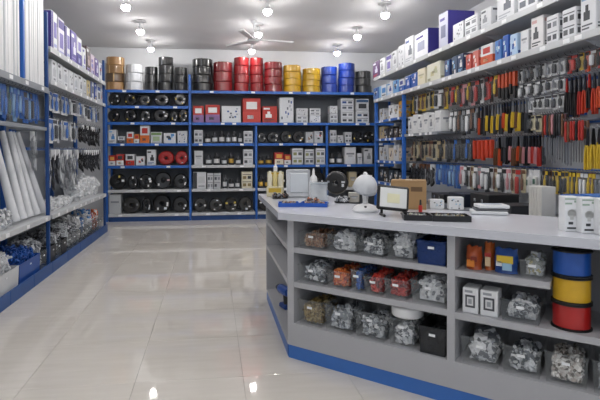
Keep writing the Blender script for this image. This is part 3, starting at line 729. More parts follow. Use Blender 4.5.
LSEC = [(53.5, 58.8, .25, W1, 'bulb', K_, 'white lamp carton'), (59.3, 64.5, .25, W1, 'pict', K_, 'white carton with dark picture'), (65, 70, .24, W1, 'bulb', K_, 'white lamp carton'), (70.5, 75, .24, W1, 'dots', K_, 'white speckled carton'), (75.5, 79.5, .24, W1, 'bulb', K_, 'white lamp carton'),
        (80, 84, .25, W1, 'pict', K_, 'white carton with grey picture'), (84.5, 88, .24, W2, 'bulb', K_, 'pale lamp carton'), (88.5, 91.5, .25, 'c9b98a', 'blocks', K_, 'tan carton'), (92, 95, .26, W1, 'stripe', B_, 'white carton with blue stripe'), (95.5, 98, .27, '2b4a94', 'pict', ('e4e4e4', 'd8d8d8', 'e0c040'), 'blue carton'),
        (98.5, 101.5, .25, W1, 'band', B_, 'white carton with blue band'), (101.8, 103.6, .24, 'b8bcc2', 'blocks', R_, 'grey carton with red marks')]
for nm, lst, z in (('top', LTOP, 2.40), ('second', LSEC, 2.05)):
    for k, (a, b, h, body, st, ink, ds) in enumerate(lst):
        y0, y1 = lY(a), lY(b)
        carton('carton', f'{ds}, {ordinal(k)} from the near post, {nm} shelf of left rack', 'box', 'cartons on the left rack', (LX - .045 - .13, (y0 + y1) / 2, z), R90 + RND.uniform(-.02, .02), (y1 - y0) - .015, .26, h, body, st, ink, k, True)
GR = [('cdd2d6', '8c9096'), ('e2e4e6', '3c3f45'), ('8c9096', 'cdd2d6'), ('e2e4e6', '2d62ad')]
zone(left_rack, 'far left wall', -1, -1.96, 7.9, 5.42, 1.96, .24, 'pack', GR, 17, 'top', 1, .045)
zone(left_rack, 'far left wall', -1, -1.96, 7.9, 6.7, 1.66, .3, 'lead', [('1d1e20', 'e2e4e6'), ('3c3f45', '1d1e20'), ('1d1e20', '8c9096')], 10, 'second', 1, .06)
zone(left_rack, 'far left wall', -1, -1.96, 6.66, 5.42, 1.66, .28, 'pack', GR, 9, 'second', 1, .045)
zone(left_rack, 'far left wall', -1, -1.96, 7.9, 6.7, 1.32, .34, 'lead', [('1d1e20', '8c9096'), ('1d1e20', 'e2e4e6'), ('3c3f45', 'e2e4e6')], 10, 'third', 1, .06)
zone(left_rack, 'far left wall', -1, -1.96, 6.66, 5.42, 1.32, .5, 'lead', [('8c9096', 'e2e4e6'), ('c9cdd1', '8c9096'), ('3c3f45', 'e2e4e6')], 8, 'third', 1, .06)
pile('pile of white wrapped fittings at the far end of the lower shelf', 'fittings', (-1.9, 7.25, .621), R90, 1.25, .36, .24, 120, ['bag', 'bag', 'elbow'], ['e2e4e6', 'd4d7da', 'c4c8cc'], .15, 12, .35)
pile('few white clamp fittings beside the blue post on the lower shelf', 'fittings', (-1.86, 5.98, .621), R90, .8, .3, .08, 50, ['elbow', 'bit'], ['e2e4e6', 'd0d3d6'], .1, 13)
# bins on the floor deck
LB = [('white', ['e2e4e6', 'd0d4d8'], ['elbow', 'bit'], .1), ('blue', ['1f4f9e', '2a62b5'], ['bit', 'tube'], .07), ('pale grey', ['b9bdc2', 'd4d7da', '8c9096'], ['elbow', 'clip'], .07), ('black', ['1d1e20', '3c3f45', '8c9096'], ['bit', 'elbow'], .08),
      ('grey', ['8c9096', 'b9bdc2'], ['clip', 'bit'], .07), ('charcoal', ['2c2e32', '6a6e74', 'b9bdc2'], ['elbow', 'bit'], .08), ('light grey', ['b9bdc2', 'cdd2d6'], ['clip', 'tube'], .07), ('dark grey', ['5a5d62', 'a4a8ae', 'd0d3d6'], ['bit', 'bolt'], .07),
      ('grey white', ['c4c8cc', '8c9096'], ['elbow', 'tube'], .08), ('off-white', ['d8dadc', 'e2e4e6'], ['bit', 'clip'], .09), ('sky blue', ['7ba0c8', '2d62ad', 'e2e4e6'], ['bit'], .08), ('silver', ['cdd2d6', 'b9bdc2'], ['elbow'], .08), ('white and blue', ['e2e4e6', '4a86c2'], ['bag'], .1),
      ('orange', ['c9622a', 'b5482a', 'd0d3d6'], ['bit', 'tube'], .08), ('white and orange', ['e2e4e6', 'c9622a'], ['bag', 'bit'], .1)]
y = 3.98
for k, (cn, cols, sh, sz) in enumerate(LB):
    w = (.54, .52)[k] if k < 2 else .19
    if y < 5.35 and y + w > 5.27: y = 5.36
    yc = y + w / 2; y += w + .012
    m_ = mat('1f4f9e', .35) if k == 1 else (mat('d0d3d6', .4) if k == 0 else (DARK if cn in ('black', 'charcoal') else CLEARD))
    bin_thing(f'{["white", "blue", "clear"][min(k, 2)] if m_ is not DARK else "dark"} plastic bin of {cn} parts, {ordinal(k)} from near end on the floor deck', 'bins along the left rack floor', (-1.915, yc, .1015), R90, w, .4, .17, m_, 'parts_bin')
    pile(f'heap of {cn} small parts in the {ordinal(k)} floor bin from near end', 'small parts', (-1.915, yc, .105), R90, w - .03, .365, .26 if k % 3 else .3, 80 if k > 1 else 200, sh, cols, sz, 40 + k)

# ------------------------------------------------------------------ right rack (tool wall)
RX = 2.74
right_rack = tag(put('shelving_rack', None, None), 'grey and blue tool wall rack with two box shelves along the right wall', 'shelving rack')
put('back_panel', MB().box((3.10, 5.0, 1.55), (.012, 5.9, 1.7)).mesh('back_panel', PEG), right_rack)
for y in (7.93, 6.74): post(right_rack, RX + .03, y, 0, 2.10)
for y in (7.93, 6.74, 5.38, 4.0, 2.3): post(right_rack, 3.17, y, 0, 2.9, .05)
shelf_with_tags(right_rack, RX + .006, 3.14, 2.2, 7.96, 2.525, .03, '-x', SHELFGREY, SHELFGREY, 16, 21, .055)
shelf_with_tags(right_rack, RX + .006, 3.09, 2.2, 7.96, 2.156, .03, '-x', SHELFGREY, SHELFGREY, 20, 22, .055)
for y in (7.6, 6.2, 4.8, 3.4):
    for z, x1 in ((2.495, 3.14), (2.126, 3.09)):
        put('bracket', MB().add([(x1, y - .008, z), (RX + .1, y - .008, z), (x1, y - .008, z - .12), (x1, y + .008, z), (RX + .1, y + .008, z), (x1, y + .008, z - .12)], [(0, 1, 2), (3, 4, 5), (0, 1, 4, 3), (1, 2, 5, 4), (0, 2, 5, 3)]).mesh('bracket', SHELFGREY), right_rack)
for z in (1.785, 1.485, 1.13, .78):
    shelf_with_tags(right_rack, RX + .01, 3.08, 6.77, 7.9, z, .025, '-x', STEEL, BLUE, 4, int(z * 50), .04)
shelf_with_tags(right_rack, RX + .03, 3.08, 5.68, 6.7, 1.525, .025, '-x', STEEL, STEEL, 5, 77, .04)

def rY(px): return hit(px, 100, 0, 2.80).y
WF = 'white_front'
RA = [(374.5, 380.5, .28, '5b3a68', 'pict', ('e4e4ee', 'd8d8e8', 'b8332b'), 'plum carton'), (381.5, 387, .27, W1, 'pict', K_, 'white carton with picture'), (388, 393, .27, W1, 'band', PUR, 'white carton with purple band'), (394, 399, .28, W1, 'pict', K_, 'white carton with grey picture'),
      (400, 406, .31, W1, 'dots', K_, 'white speckled carton'), (407, 415, .36, W1, 'pict', B_, 'tall white carton'), (416, 431, .34, '2f2b78', 'wf', ('e2e4ea', '9aa0b8', '3b2f86'), 'wide purple-sided carton with white front'), (441, 450, .42, '332e7a', 'wf', ('b9bcd0', '6a6f90', '3b2f86'), 'tallest purple-sided carton'),
      (455, 466, .2, W1, 'dots', K_, 'low white carton'), (467, 480, .2, W1, 'rows', K_, 'low white carton with print'), (483, 494, .2, W2, 'pict', K_, 'low pale carton'), (499, 517, .3, W1, 'pict', B_, 'large white carton with blue print'), (520, 540, .3, W1, 'rows', B_, 'large white printed carton'),
      (545, 570, .3, W1, 'pict', K_, 'broad white carton'), (575, 600, .3, W2, 'rows', B_, 'broad pale carton')]
RB = [(375, 380, .2, '5a7fb5', 'blocks', ('e4e4e4', '23408c', '3a3d42'), 'blue carton'), (381, 388, .2, W1, 'stripe', L_, 'white and sky blue carton'), (389, 394, .2, W1, 'pict', ('4a86c2', '23408c', '7fb0d8'), 'white carton with blue picture'), (395, 400, .2, '6d9fce', 'blocks', ('e4e4e4', '23408c', '3a3d42'), 'sky blue carton'),
      (401, 406, .18, W1, 'half', ('2b5cae', '23408c', 'e0e0e0'), 'white and blue carton'), (407, 412, .19, '2b5cae', 'pict', ('e4e4e4', 'd8d8e8', '23408c'), 'royal blue carton'), (413, 418.5, .2, '2b5cae', 'blocks', ('e4e4e4', 'd8d8e8', '23408c'), 'bright blue carton'), (419.5, 427, .22, CR, 'plain', ('9a9a70', 'b0ad90', 'c9c49a'), 'cream carton'),
      (429, 442, .23, 'd9d9c9', 'blocks', ('c9c49a', 'b9bd9a', '9a9a80'), 'wide ivory carton'), (446.5, 452, .2, '27406f', 'blocks', ('9ac0d8', '7fb0d8', 'e0e0e0'), 'navy carton'), (454, 459.5, .21, '3a4d6a', 'blocks', ('e0e0e0', '7fb0d8', '1d1e20'), 'slate carton'), (460, 465.5, .21, '2c3f60', 'pict', ('e0e0e0', 'd8d8d8', '7fb0d8'), 'dark slate carton'),
      (468, 474, .17, 'b5483f', 'blocks', ('e0e0e0', 'd8a0a0', '7a2a2a'), 'red carton'), (475, 481, .18, 'c46a60', 'blocks', ('e0e0e0', 'e8c8c0', 'b5332c'), 'pink red carton'), (483, 495, .2, W1, 'half', ('c9562f', 'b5332c', 'e8c8a0'), 'white carton with orange foot'), (497.5, 504, .2, '3f74b8', 'blocks', ('e4e4e4', '23408c', '9ac0d8'), 'mid blue carton'),
      (505, 511, .22, '2554a6', 'blocks', ('e4e4e4', '9ac0d8', '23408c'), 'strong blue carton'), (512.5, 520, .2, 'a9c4e0', 'blocks', ('2554a6', 'e4e4e4', '23408c'), 'pale blue carton'), (523, 531, .19, W1, 'plain', K_, 'small white carton'), (533.5, 546, .27, 'd9d9da', 'pict', ('c9a0a0', '4a4d52', '3a3d42'), 'tall grey white carton'),
      (549, 562, .23, W1, 'rows', K_, 'white carton with black hooks'), (565, 579, .23, W1, 'rows', ('3a3d42', '5a5d62', 'c9cdd1'), 'white carton with small black items'), (583, 600, .3, W1, 'pict', ('7a9ab8', '2c2f36', '55585e'), 'tall white carton with dark photo'), (605, 625, .26, W1, 'pict', K_, 'white carton beyond the tall one')]
def wf_print(w, d, h, inks):
    def make():
        b = MB(); t = .0012
        b.box((0, -d / 2 - t / 2, h / 2), (w * .96, t, h * .96), 0)
        b.box((0, -d / 2 - t * 1.5, h * .45), (w * .5, t, h * .35), 1); b.box((-w * .1, -d / 2 - t * 1.5, h * .8), (w * .5, t, h * .08), 2)
        return b.mesh('print', [mat(i, .5) for i in inks])
    return cached(('wf', w, d, h, inks), make)
for nm, lst, z, d in (('top', RA, 2.525, .33), ('second', RB, 2.156, .26)):
    for k, (a, b, h, body, st, ink, ds) in enumerate(lst):
        y0, y1 = rY(b), rY(a); w = round(y1 - y0 - .01, 2)
        lab = f'{ds}, {ordinal(k)} from far end, {nm} shelf of tool wall'
        dd = min(d, max(.16, w * 1.2)) if st != 'wf' else .34
        o = carton('carton', lab, 'box', 'cartons above the tool wall', (RX + .03 + dd / 2, (y0 + y1) / 2, z), -R90 + RND.uniform(-.03, .03), w, dd, h, body, None if st == 'wf' else st, ink, k, True)
        if st == 'wf': put('print', wf_print(w, round(dd, 2), round(h, 2), ink), o)
# white boxes on the mid shelf and goods in the far bay
for k in range(6):
    y = 6.59 - k * .168
    carton('carton', f'white storage carton, {ordinal(k)} from blue post on the mid shelf of tool wall', 'box', 'white cartons on the mid shelf', (RX + .06 + .12, y, 1.525), -R90, .155, .24, .24 + .02 * (k % 2), 'd9dbdc', 'plain' if k % 2 else 'pict', K_, k, True)
FB = [(1.785, [('c9cdd1', .2, 'pale grey'), ('a8abb0', .17, 'grey'), ('e2e4e6', .22, 'white'), ('d8dadc', .2, 'off-white'), ('c9952a', .24, 'amber')]), (1.485, [('b9a884', .2, 'beige'), ('2c2e32', .16, 'charcoal'), ('1d1e20', .18, 'black'), ('3c2f2a', .15, 'dark brown'), ('1d1e20', .16, 'jet black')]),
      (1.13, [('c9cdd1', .22, 'pale grey'), ('b9bdc2', .25, 'grey'), ('d8cfc0', .2, 'cream'), ('cfd2d5', .24, 'silver white'), ('c9b8a8', .2, 'sand')]), (.78, [('26303c', .2, 'ink blue'), ('1d1e20', .22, 'black'), ('2c3a48', .2, 'slate'), ('1d2a33', .2, 'petrol'), ('303338', .18, 'charcoal')])]
for (z, lst), nm in zip(FB, ('third', 'fourth', 'fifth', 'sixth')):
    for k, (c, h, cn) in enumerate(lst):
        carton('carton', f'{cn} goods pack, {ordinal(k)} from far end, {nm} shelf in far bay of right rack', 'box', 'goods packs in the far bay', (RX + .05 + .11, 7.76 - k * .21, z), -R90 + RND.uniform(-.06, .06), .19, .2, h, c, 'blocks', ('e2e4e6' if c < '4' else '3c3f45', '8c9096', 'b5a58a'), k, True)

Y_, W_, K2, C_, P_, RE, OR, BE, BR, BU, GY, CH = 'd9b93a', 'e2e4e6', '1d1e20', 'd8cfae', 'c98f95', 'b5332c', 'c64f2b', 'b9a884', '6b4a36', '2d62ad', '8c9096', '3c3f45'
def tz(p0, p1, *a, **k):
    zone(right_rack, 'tool wall', 1, 3.07, hit(p0, 130, 0, 2.9).y, hit(p1, 130, 0, 2.9).y, *a, **k)
tz(411, 449, 2.07, .27, 'pack', [(Y_, K2), (W_, CH), (K2, W_), (Y_, BR), (C_, K2)], 9, 'top', t=.05)
tz(449, 499, 2.06, .28, 'pack', [(P_, K2), (K2, RE), (W_, K2), (RE, K2), (CH, P_), (BR, Y_)], 12, 'top', t=.05)
tz(500, 519, 2.05, .28, 'cutter', [(OR, K2)], 5, 'top', wf=.62)
tz(520, 546, 2.05, .145, 'pack', [(W_, K2), (K2, GY), (GY, K2)], 6, 'top', t=.05)
tz(547, 566, 2.05, .14, 'pack', [(W_, GY), (W_, CH)], 3, 'top', t=.05)
tz(567, 604, 2.05, .17, 'pack', [(RE, K2), (K2, RE), (Y_, K2), (OR, K2), (BR, W_)], 6, 'top', t=.05)
tz(520, 546, 1.90, .135, 'pack', [(CH, W_), (W_, K2)], 6, 'second', t=.05)
tz(547, 566, 1.90, .13, 'pack', [(W_, CH), (W_, GY)], 3, 'second', t=.05)
tz(567, 604, 1.87, .33, 'pliers', [('bf4028', GY), (OR, CH), (K2, CH), (RE, CH), ('bf4028', CH), (K2, RE)], 8, 'second', t=.03, wf=.8, deep=2)
tz(450.5, 480, 1.76, .3, 'pack', [(K2, GY), (CH, W_), (K2, BR)], 7, 'third', t=.05)
tz(480, 530, 1.76, .32, 'pliers', [(Y_, GY), (K2, GY), (OR, CH), (Y_, CH), (K2, CH), (CH, GY), (BR, CH)], 17, 'third', t=.026, wf=.82, deep=2)
tz(530, 545, 1.76, .13, 'pack', [(W_, GY), (W_, K2)], 3, 'third', t=.05)
tz(546, 566, 1.76, .13, 'pack', [(W_, CH), (W_, K2)], 3, 'third', t=.05)
tz(530, 543, 1.60, .15, 'pack', [(W_, K2), (C_, K2)], 2, 'fourth', t=.05)
tz(544, 566, 1.59, .44, 'driver', [(K2, GY), (RE, GY), (CH, GY), (BR, GY), (P_, CH)], 9, 'fourth', wf=.7, t=.03, deep=2)
tz(567, 586, 1.52, .37, 'driver', [(RE, GY), (K2, GY), (BR, GY)], 7, 'fourth', wf=.7, t=.03, deep=2)
tz(412.5, 446, 1.42, .28, 'pack', [(BE, BR), (C_, K2), (BR, BE), (BE, K2), (K2, BE)], 9, 'fifth', t=.05)
tz(447, 475, 1.42, .29, 'pack', [(K2, CH), (CH, K2), (K2, BU)], 7, 'fifth', t=.05)
tz(475, 496, 1.40, .24, 'cutter', [('bf4028', 'bf4028')], 5, 'fifth', wf=.7)
tz(496, 543, 1.42, .29, 'pliers', [(RE, CH), (BR, GY), (OR, K2), (K2, GY), (CH, GY), (K2, CH), (P_, CH)], 17, 'fifth', t=.026, wf=.82, deep=2)
tz(587, 606, 1.45, .33, 'pliers', [(Y_, CH), (Y_, K2)], 3, 'fifth', t=.03, wf=.8, deep=2)
tz(411, 436, 1.11, .3, 'lead', [(K2, W_), (CH, BR), (K2, GY)], 7, 'sixth', t=.06)
tz(437, 461, 1.11, .28, 'pack', [(BU, BU), (BU, '7ba0c8'), (BU, BU)], 7, 'sixth', t=.05)
tz(461, 527, 1.11, .28, 'pack', [(W_, P_), (GY, RE), (W_, K2), (C_, BR), (CH, W_), (P_, GY)], 16, 'sixth', t=.05)
tz(528, 541, 1.11, .25, 'meter', [(W_, '2f5a48')], 2, 'sixth', t=.05)
tz(543, 577, 1.11, .24, 'pack', [(Y_, K2), (K2, Y_), (BR, K2), (Y_, CH)], 10, 'sixth', t=.05)
tz(578, 606, 1.11, .22, 'pack', [(K2, GY), (BR, Y_), (CH, W_)], 7, 'sixth', t=.05)

# low bench under the tool wall
bench = tag(put('bench_cabinet', None, None), 'low grey bench cabinet under the tool wall behind the counter', 'cabinet')
put('body', MB().box((2.78, 4.4, .34), (.58, 4.4, .66), 0, .004).mesh('body', GREYLAM), bench)
put('worktop', MB().box((2.77, 4.4, .69), (.62, 4.42, .04), 0, .004).mesh('worktop', mat('6f747c', .4)), bench)
for k in range(6): put('door', MB().box((2.484, 2.57 + k * .73, .36), (.014, .70, .6), 0, .004).mesh('door', GREYLAM), bench)
BZ = .712
def on_bench(px, X=2.66): return hit(px, 205, 0, X).y
for k, (p, w, h, c, cn) in enumerate([(450, .3, .09, '202228', 'black'), (470, .32, .13, '1b2436', 'navy'), (494, .32, .16, '17191d', 'jet black'), (519, .24, .1, '2b2e34', 'charcoal')]):
    o = carton('tool_case', f'{cn} plastic tool case on the bench, {ordinal(k)} from far end', 'case', 'tool cases on the bench', (2.66, on_bench(p), BZ), -R90, w, .3, h, c, None)
    for sx in (-.06, .06): put('latch', cached(('latch',), lambda: MB().box((0, 0, 0), (.035, .012, .03), 0, .003).mesh('latch', CHROME)), o, (sx, -.157, h * .6))
o = carton('carton', 'ribbed pale grey carton standing on the bench beyond the counter', 'box', None, (2.55, on_bench(536, 2.5), BZ), -R90, .15, .12, .29, 'cfcfcb', None)
rib_me = MB().box((0, 0, 0), (.012, .004, .27)).mesh('rib', mat('d2d2ce', .5))
for k in range(4): put('rib', rib_me, o, (-.05 + k * .033, -.0625, .145))
for k, (p, h, c) in enumerate([(588, .25, '2f62ad'), (610, .27, '3469b5')]):
    carton('carton', f'blue carton on the bench under the tools, {ordinal(k)} from far end', 'box', 'blue cartons on the bench', (2.62, on_bench(p), BZ), -R90, .17, .22, h, c, 'plain', ('9ac0d8', 'e4e4e4', '9ac0d8'), k, True)

# ------------------------------------------------------------------ the counter
CA = math.radians(-42.0)
DV = Vector((math.cos(CA), math.sin(CA))); NV = Vector((-DV.y, DV.x)); C0 = Vector((.46, 2.95))
def Fp(s, o): 
    v = C0 + DV * s + NV * o
    return (v.x, v.y)
def sF(px, py, off=0.0):
    d = FW + RT * ((px - CX) / F_PX) - UP * ((py - CY) / F_PX)
    c = C0 + NV * off
    t = c.dot(NV) / (d.x * NV.x + d.y * NV.y)
    return (Vector((d.x * t, d.y * t)) - C0).dot(DV)
def fbox(b, s0, s1, o0, o1, z0, z1, mi=0):
    return b.prism([Fp(s0, o0), Fp(s1, o0), Fp(s1, o1), Fp(s0, o1)], z0, z1, mi)
counter = tag(put('shop_counter', None, None), 'grey laminate shop counter with open shelves and blue plinth', 'counter')
ZT = .905; SE = 2.9; DO = .42
tp = [(.405, 4.26), (.405, Fp(-.06, -.05)[1] + .06), Fp(-.035, -.05), Fp(SE + .03, -.05), Fp(SE + .03, .66), (.98, Fp(0, .66)[1] - (.98 - Fp(0, .66)[0]) * .9), (.98, 4.26)]
put('worktop', MB().prism(tp, .862, ZT).mesh('worktop', GREYTOP), counter)
def part(name, fn, m):
    b = MB(); fn(b); return put(name, b.mesh(name, m), counter)
part('corner_post', lambda b: fbox(b, 0, .045, 0, DO, .222, .862), GREYLAM)
part('divider', lambda b: fbox(b, .962, 1.0, 0, DO, .222, .862), GREYLAM)
part('divider', lambda b: fbox(b, 2.0, 2.04, 0, DO, .222, .862), GREYLAM)
part('end_panel', lambda b: fbox(b, SE - .04, SE, 0, DO, .222, .862), GREYLAM)
part('back_panel', lambda b: fbox(b, .045, SE, DO, DO + .02, .222, .862), GREYLAM)
part('rear_panel', lambda b: fbox(b, .35, SE, .6, .62, 0, .862), GREYLAM)
for s0, s1, zs in ((.045, .962, (.69, .477)), (1.0, 1.413, (.684,)), (1.0, 2.0, (.47,)), (2.04, SE - .04, (.69, .47))):
    for z in zs: part('shelf', lambda b: fbox(b, s0, s1, .004, DO, z - .032, z), GREYLAM)
part('base_panel', lambda b: fbox(b, 0, SE, 0, DO, .083, .222), GREYLAM)
part('plinth', lambda b: fbox(b, .003, SE, .005, DO, 0, .083), KICK)
XS = .46
sp = [(XS, 2.965), Fp(-.002, DO - .01), (.745, 4.11), (XS, 4.11)]
part('side_base', lambda b: b.prism(sp, .083, .10), GREYLAM)
part('side_plinth', lambda b: b.prism([(XS + .005, 2.97), Fp(-.003, DO - .01), (.745, 4.15), (XS + .005, 4.15)], 0, .083), KICK)
for z in (.69, .477): part('side_shelf', lambda b: b.prism([(x + (.004 if x == XS else 0), y) for x, y in sp], z - .03, z), GREYLAM)
part('side_back', lambda b: b.prism([(.745, 3.26), (.765, 3.26), (.765, 4.15), (.745, 4.15)], 0, .862), GREYLAM)
part('side_end', lambda b: b.prism([(XS, 4.11), (.745, 4.11), (.745, 4.15), (XS, 4.15)], .083, .862), GREYLAM)
part('staff_side', lambda b: b.prism([(.93, 3.5), (.95, 3.5), (.95, 4.2), (.93, 4.2)], 0, .862), GREYLAM)

Z1, Z2, Z3 = .69, .477, .222
def at_bin(desc, pdesc, p0, p1, py, z, h, d, cols, shapes, size, n, shelfn, seed, m=CLEAR, zoff=0.0, metal=0.0, fill=.85, rough=.4):  # darker tones mixed into most cols paint the shaded gaps between pieces
    s0, s1 = sF(p0, py), sF(p1, py); w = s1 - s0 - .008
    x, y = Fp((s0 + s1) / 2, .014 + d / 2)
    bin_thing(f'{desc} on the {shelfn} of the counter', 'bins in the counter', (x, y, z + .0005), CA, w, d, h, m)
    if cols:
        pile(f'{pdesc} in a bin on the {shelfn} of the counter', 'small parts', (x, y, z + .005), CA, w - .022, d - .024, h * fill, n, shapes, cols, size, seed, rough, metal)
A1, A2, A3 = 'upper shelf, wide bay', 'middle shelf, wide bay', 'bottom shelf, wide bay'
E1, E2, E3 = 'upper shelf, spool bay', 'middle shelf, spool bay', 'bottom shelf, spool bay'
DP = .3
at_bin('clear bin of copper parts', 'copper-brown small parts', 297, 323, 255, Z1, .1, DP, ['8a5a3a', 'a87850', '6b4a36', 'b9a088'], ['nut', 'bit', 'tube'], .028, 190, A1, 101)
at_bin('clear bin of white clips', 'white upright clips', 325, 355, 258, Z1, .1, DP, ['e2e4e6', 'd4d7da', 'eceeef', '7c8086'], ['clip', 'bit'], .055, 80, A1, 102)
at_bin('clear bin of pale mixed clips', 'pale grey mixed clips', 356, 383, 262, Z1, .1, DP, ['c4c8cc', 'e2e4e6', '787d84', '54585e'], ['clip', 'nut', 'bit'], .04, 150, A1, 103)
at_bin('clear bin heaped with grey-white clips', 'heaped grey-white clips', 385, 413, 265, Z1, .1, DP, ['d4d7da', 'eceeef', 'e2e4e6', '6c7076'], ['elbow', 'clip'], .06, 80, A1, 104, fill=1.25)
at_bin('navy bin with dark contents', 'dark blue small parts', 415, 446, 268, Z1, .12, DP, ['1b2a4a', '24406e', '14161a'], ['bit', 'bolt'], .04, 90, A1, 105, mat('1c3f80', .25, alpha=.6))
at_bin('clear bin of grey screws', 'grey steel screws', 296.5, 323.5, 288, Z2, .11, DP, ['9aa0a6', 'd4d8dc', '5c6268'], ['bolt', 'nut'], .05, 120, A2, 106, metal=.4)
at_bin('clear bin of orange plugs', 'orange wall plugs', 325, 348, 293, Z2, .1, DP, ['c9562a', 'd9702f', '8a3018', 'e08a4a'], ['bit', 'tube'], .045, 130, A2, 107)
at_bin('clear bin of blue plugs', 'blue wall plugs', 349, 361, 296, Z2, .125, DP, ['2456a5', '2f68bd', '12305f'], ['bit', 'tube'], .034, 90, A2, 108)
at_bin('clear bin of bright red plugs', 'bright red wall plugs', 362, 381.5, 298, Z2, .1, DP, ['b82a26', 'c9382c', '6a1414', 'd8584a'], ['bit', 'tube'], .046, 120, A2, 109)
at_bin('clear bin of deep red plugs', 'deep red wall plugs', 382.5, 407, 302, Z2, .105, DP, ['b02824', 'c23a30', '6a1414', 'd8584a'], ['tube', 'bit'], .046, 120, A2, 110)
at_bin('clear bin of white pipe fittings', 'white pipe fittings', 409, 446, 306, Z2, .12, DP, ['eceef0', 'e0e3e6', '8a8e94'], ['elbow', 'tube', 'elbow'], .075, 55, A2, 111)
at_bin('clear bin of brass parts', 'brass small parts', 296.5, 321, 330, Z3, .15, DP, ['8a7444', 'a89058', '6b5a36', 'b9a878'], ['nut', 'bolt', 'tube'], .03, 220, A3, 112, metal=.3)
at_bin('tall clear bin of silver washers', 'silver washers', 323, 351, 336, Z3, .15, DP, ['9aa0a6', 'd4d8dc', '54585e'], ['nut', 'bit'], .042, 130, A3, 113, metal=.4, fill=.72)
at_bin('tall clear bin of silver bolts', 'silver bolts', 353.5, 384, 343, Z3, .15, DP, ['a4aab0', 'dde0e3', '5a6066'], ['bolt', 'nut'], .05, 120, A3, 114, metal=.4, fill=.62)
at_bin('clear bin under the white tape roll', 'silver clips', 387, 414, 350, Z3, .15, DP, ['c4c8cc', 'e2e4e6', '6a7076'], ['clip', 'bolt'], .05, 90, A3, 115, metal=.2, fill=.55)
at_bin('dark bin by the divider', 'black small parts', 417, 446, 357, Z3, .14, DP, ['1d1e20', '34373c'], ['bit', 'nut'], .04, 100, A3, 116, mat('3a3d42', .25, alpha=.55), fill=.7)
# white roll lying on the bin of silver clips
s = sF(401, 345); x, y = Fp(s, .10)
ro = tag(put('tape_roll', MB().lathe([(.045, 0), (.078, 0), (.085, .008), (.085, .05), (.078, .058), (.045, .058), (.045, 0)], 28).mesh('tape_roll', WHITE, True), None, (x, y, Z3 + .155), 0), 'white tape roll with black core lying in a counter bin', 'tape roll')
put('core', MB().lathe([(.03, .004), (.0445, .004), (.0445, .054), (.03, .054), (.03, .004)], 24).lathe([(.0, .02), (.03, .02), (.03, .03), (0, .03)], 20).mesh('core', BLACK), ro)
# spool bay
def fpack(label, p0, p1, py, z, h, c, st, ink, off=.03, name='parts_bag', tilt=0.0, group=None):
    s0, s1 = sF(p0, py), sF(p1, py); x, y = Fp((s0 + s1) / 2, off + .05)
    w = s1 - s0 - .006
    b = MB()
    N = 6; vs = []; fs = []
    for sy in (-1, 1):
        for i in range(N + 1):
            for j in range(N + 1):
                u, v = i / N - .5, j / N
                bul = .042 * math.cos(u * math.pi) ** .6 * (math.sin(min(1, v * 1.15 + .12) * math.pi * .5) if v < .5 else math.cos((v - .5) * math.pi * .92) ** .7) if abs(u) < .499 else 0
                if v < .01: bul = .03 * math.cos(u * math.pi * .96)
                vs.append((u * w * (1 - .06 * math.sin(v * 9)), sy * max(.002, bul), v * h + .006 * math.sin(u * 14) * v))
    k = (N + 1) ** 2
    for q in (0, 1):
        for i in range(N):
            for j in range(N): fs.append([q * k + a for a in (i * (N + 1) + j, (i + 1) * (N + 1) + j, (i + 1) * (N + 1) + j + 1, i * (N + 1) + j + 1)])
    edge = [(i, 0) for i in range(N)] + [(N, j) for j in range(N)] + [(i, N) for i in range(N, 0, -1)] + [(0, j) for j in range(N, 0, -1)]
    for a in range(len(edge)):
        p, q = edge[a], edge[(a + 1) % len(edge)]
        fs.append((p[0] * (N + 1) + p[1], q[0] * (N + 1) + q[1], k + q[0] * (N + 1) + q[1], k + p[0] * (N + 1) + p[1]))
    b.add(vs, fs)
    o = tag(put(name, b.mesh(name, mat(c, .28, var=.15, coat=.4), True), None, (x, y, z + .0015), CA), label, 'bag', group)
    pm = MB()
    for q, (u, v, a, e) in enumerate(st): pm.box((u * w, -.043, v * h), (a * w, .006, e * h), q % len(ink))
    put('print', pm.mesh('print', [mat(i, .4) for i in ink]), o)
    return o
ZS = .684
G = 'bags on the upper shelf of the spool bay'
fpack('orange printed bag of plugs on the upper shelf beside the divider', 462, 479, 266, ZS, .115, 'b9562a', [(-.1, .3, .5, .3), (.1, .5, .4, .2)], ('d9802f', '7a2a1a'), group=G)
fpack('taller orange and cream bag of plugs before the blue bag', 479, 491, 268, ZS, .135, 'c9682f', [(0, .35, .5, .35), (0, .58, .6, .15)], ('e2c8a0', 'b5332c'), .06, group=G)
fpack('blue and yellow bag of plugs between orange bag and clear bin', 491, 516, 270, ZS, .12, '23509c', [(0, .6, .7, .3), (.1, .32, .4, .3), (-.25, .42, .25, .2)], ('d9b93a', '9ac0d8', 'e0e4e8'), group=G)
at_bin('low clear bin of white fittings', 'white and clear fittings', 518, 546, 276, ZS, .085, .26, ['c4c8c8', 'd8dadc', '8c9088', 'b0a878'], ['elbow', 'clip'], .05, 70, E1, 121)
ZS = .47
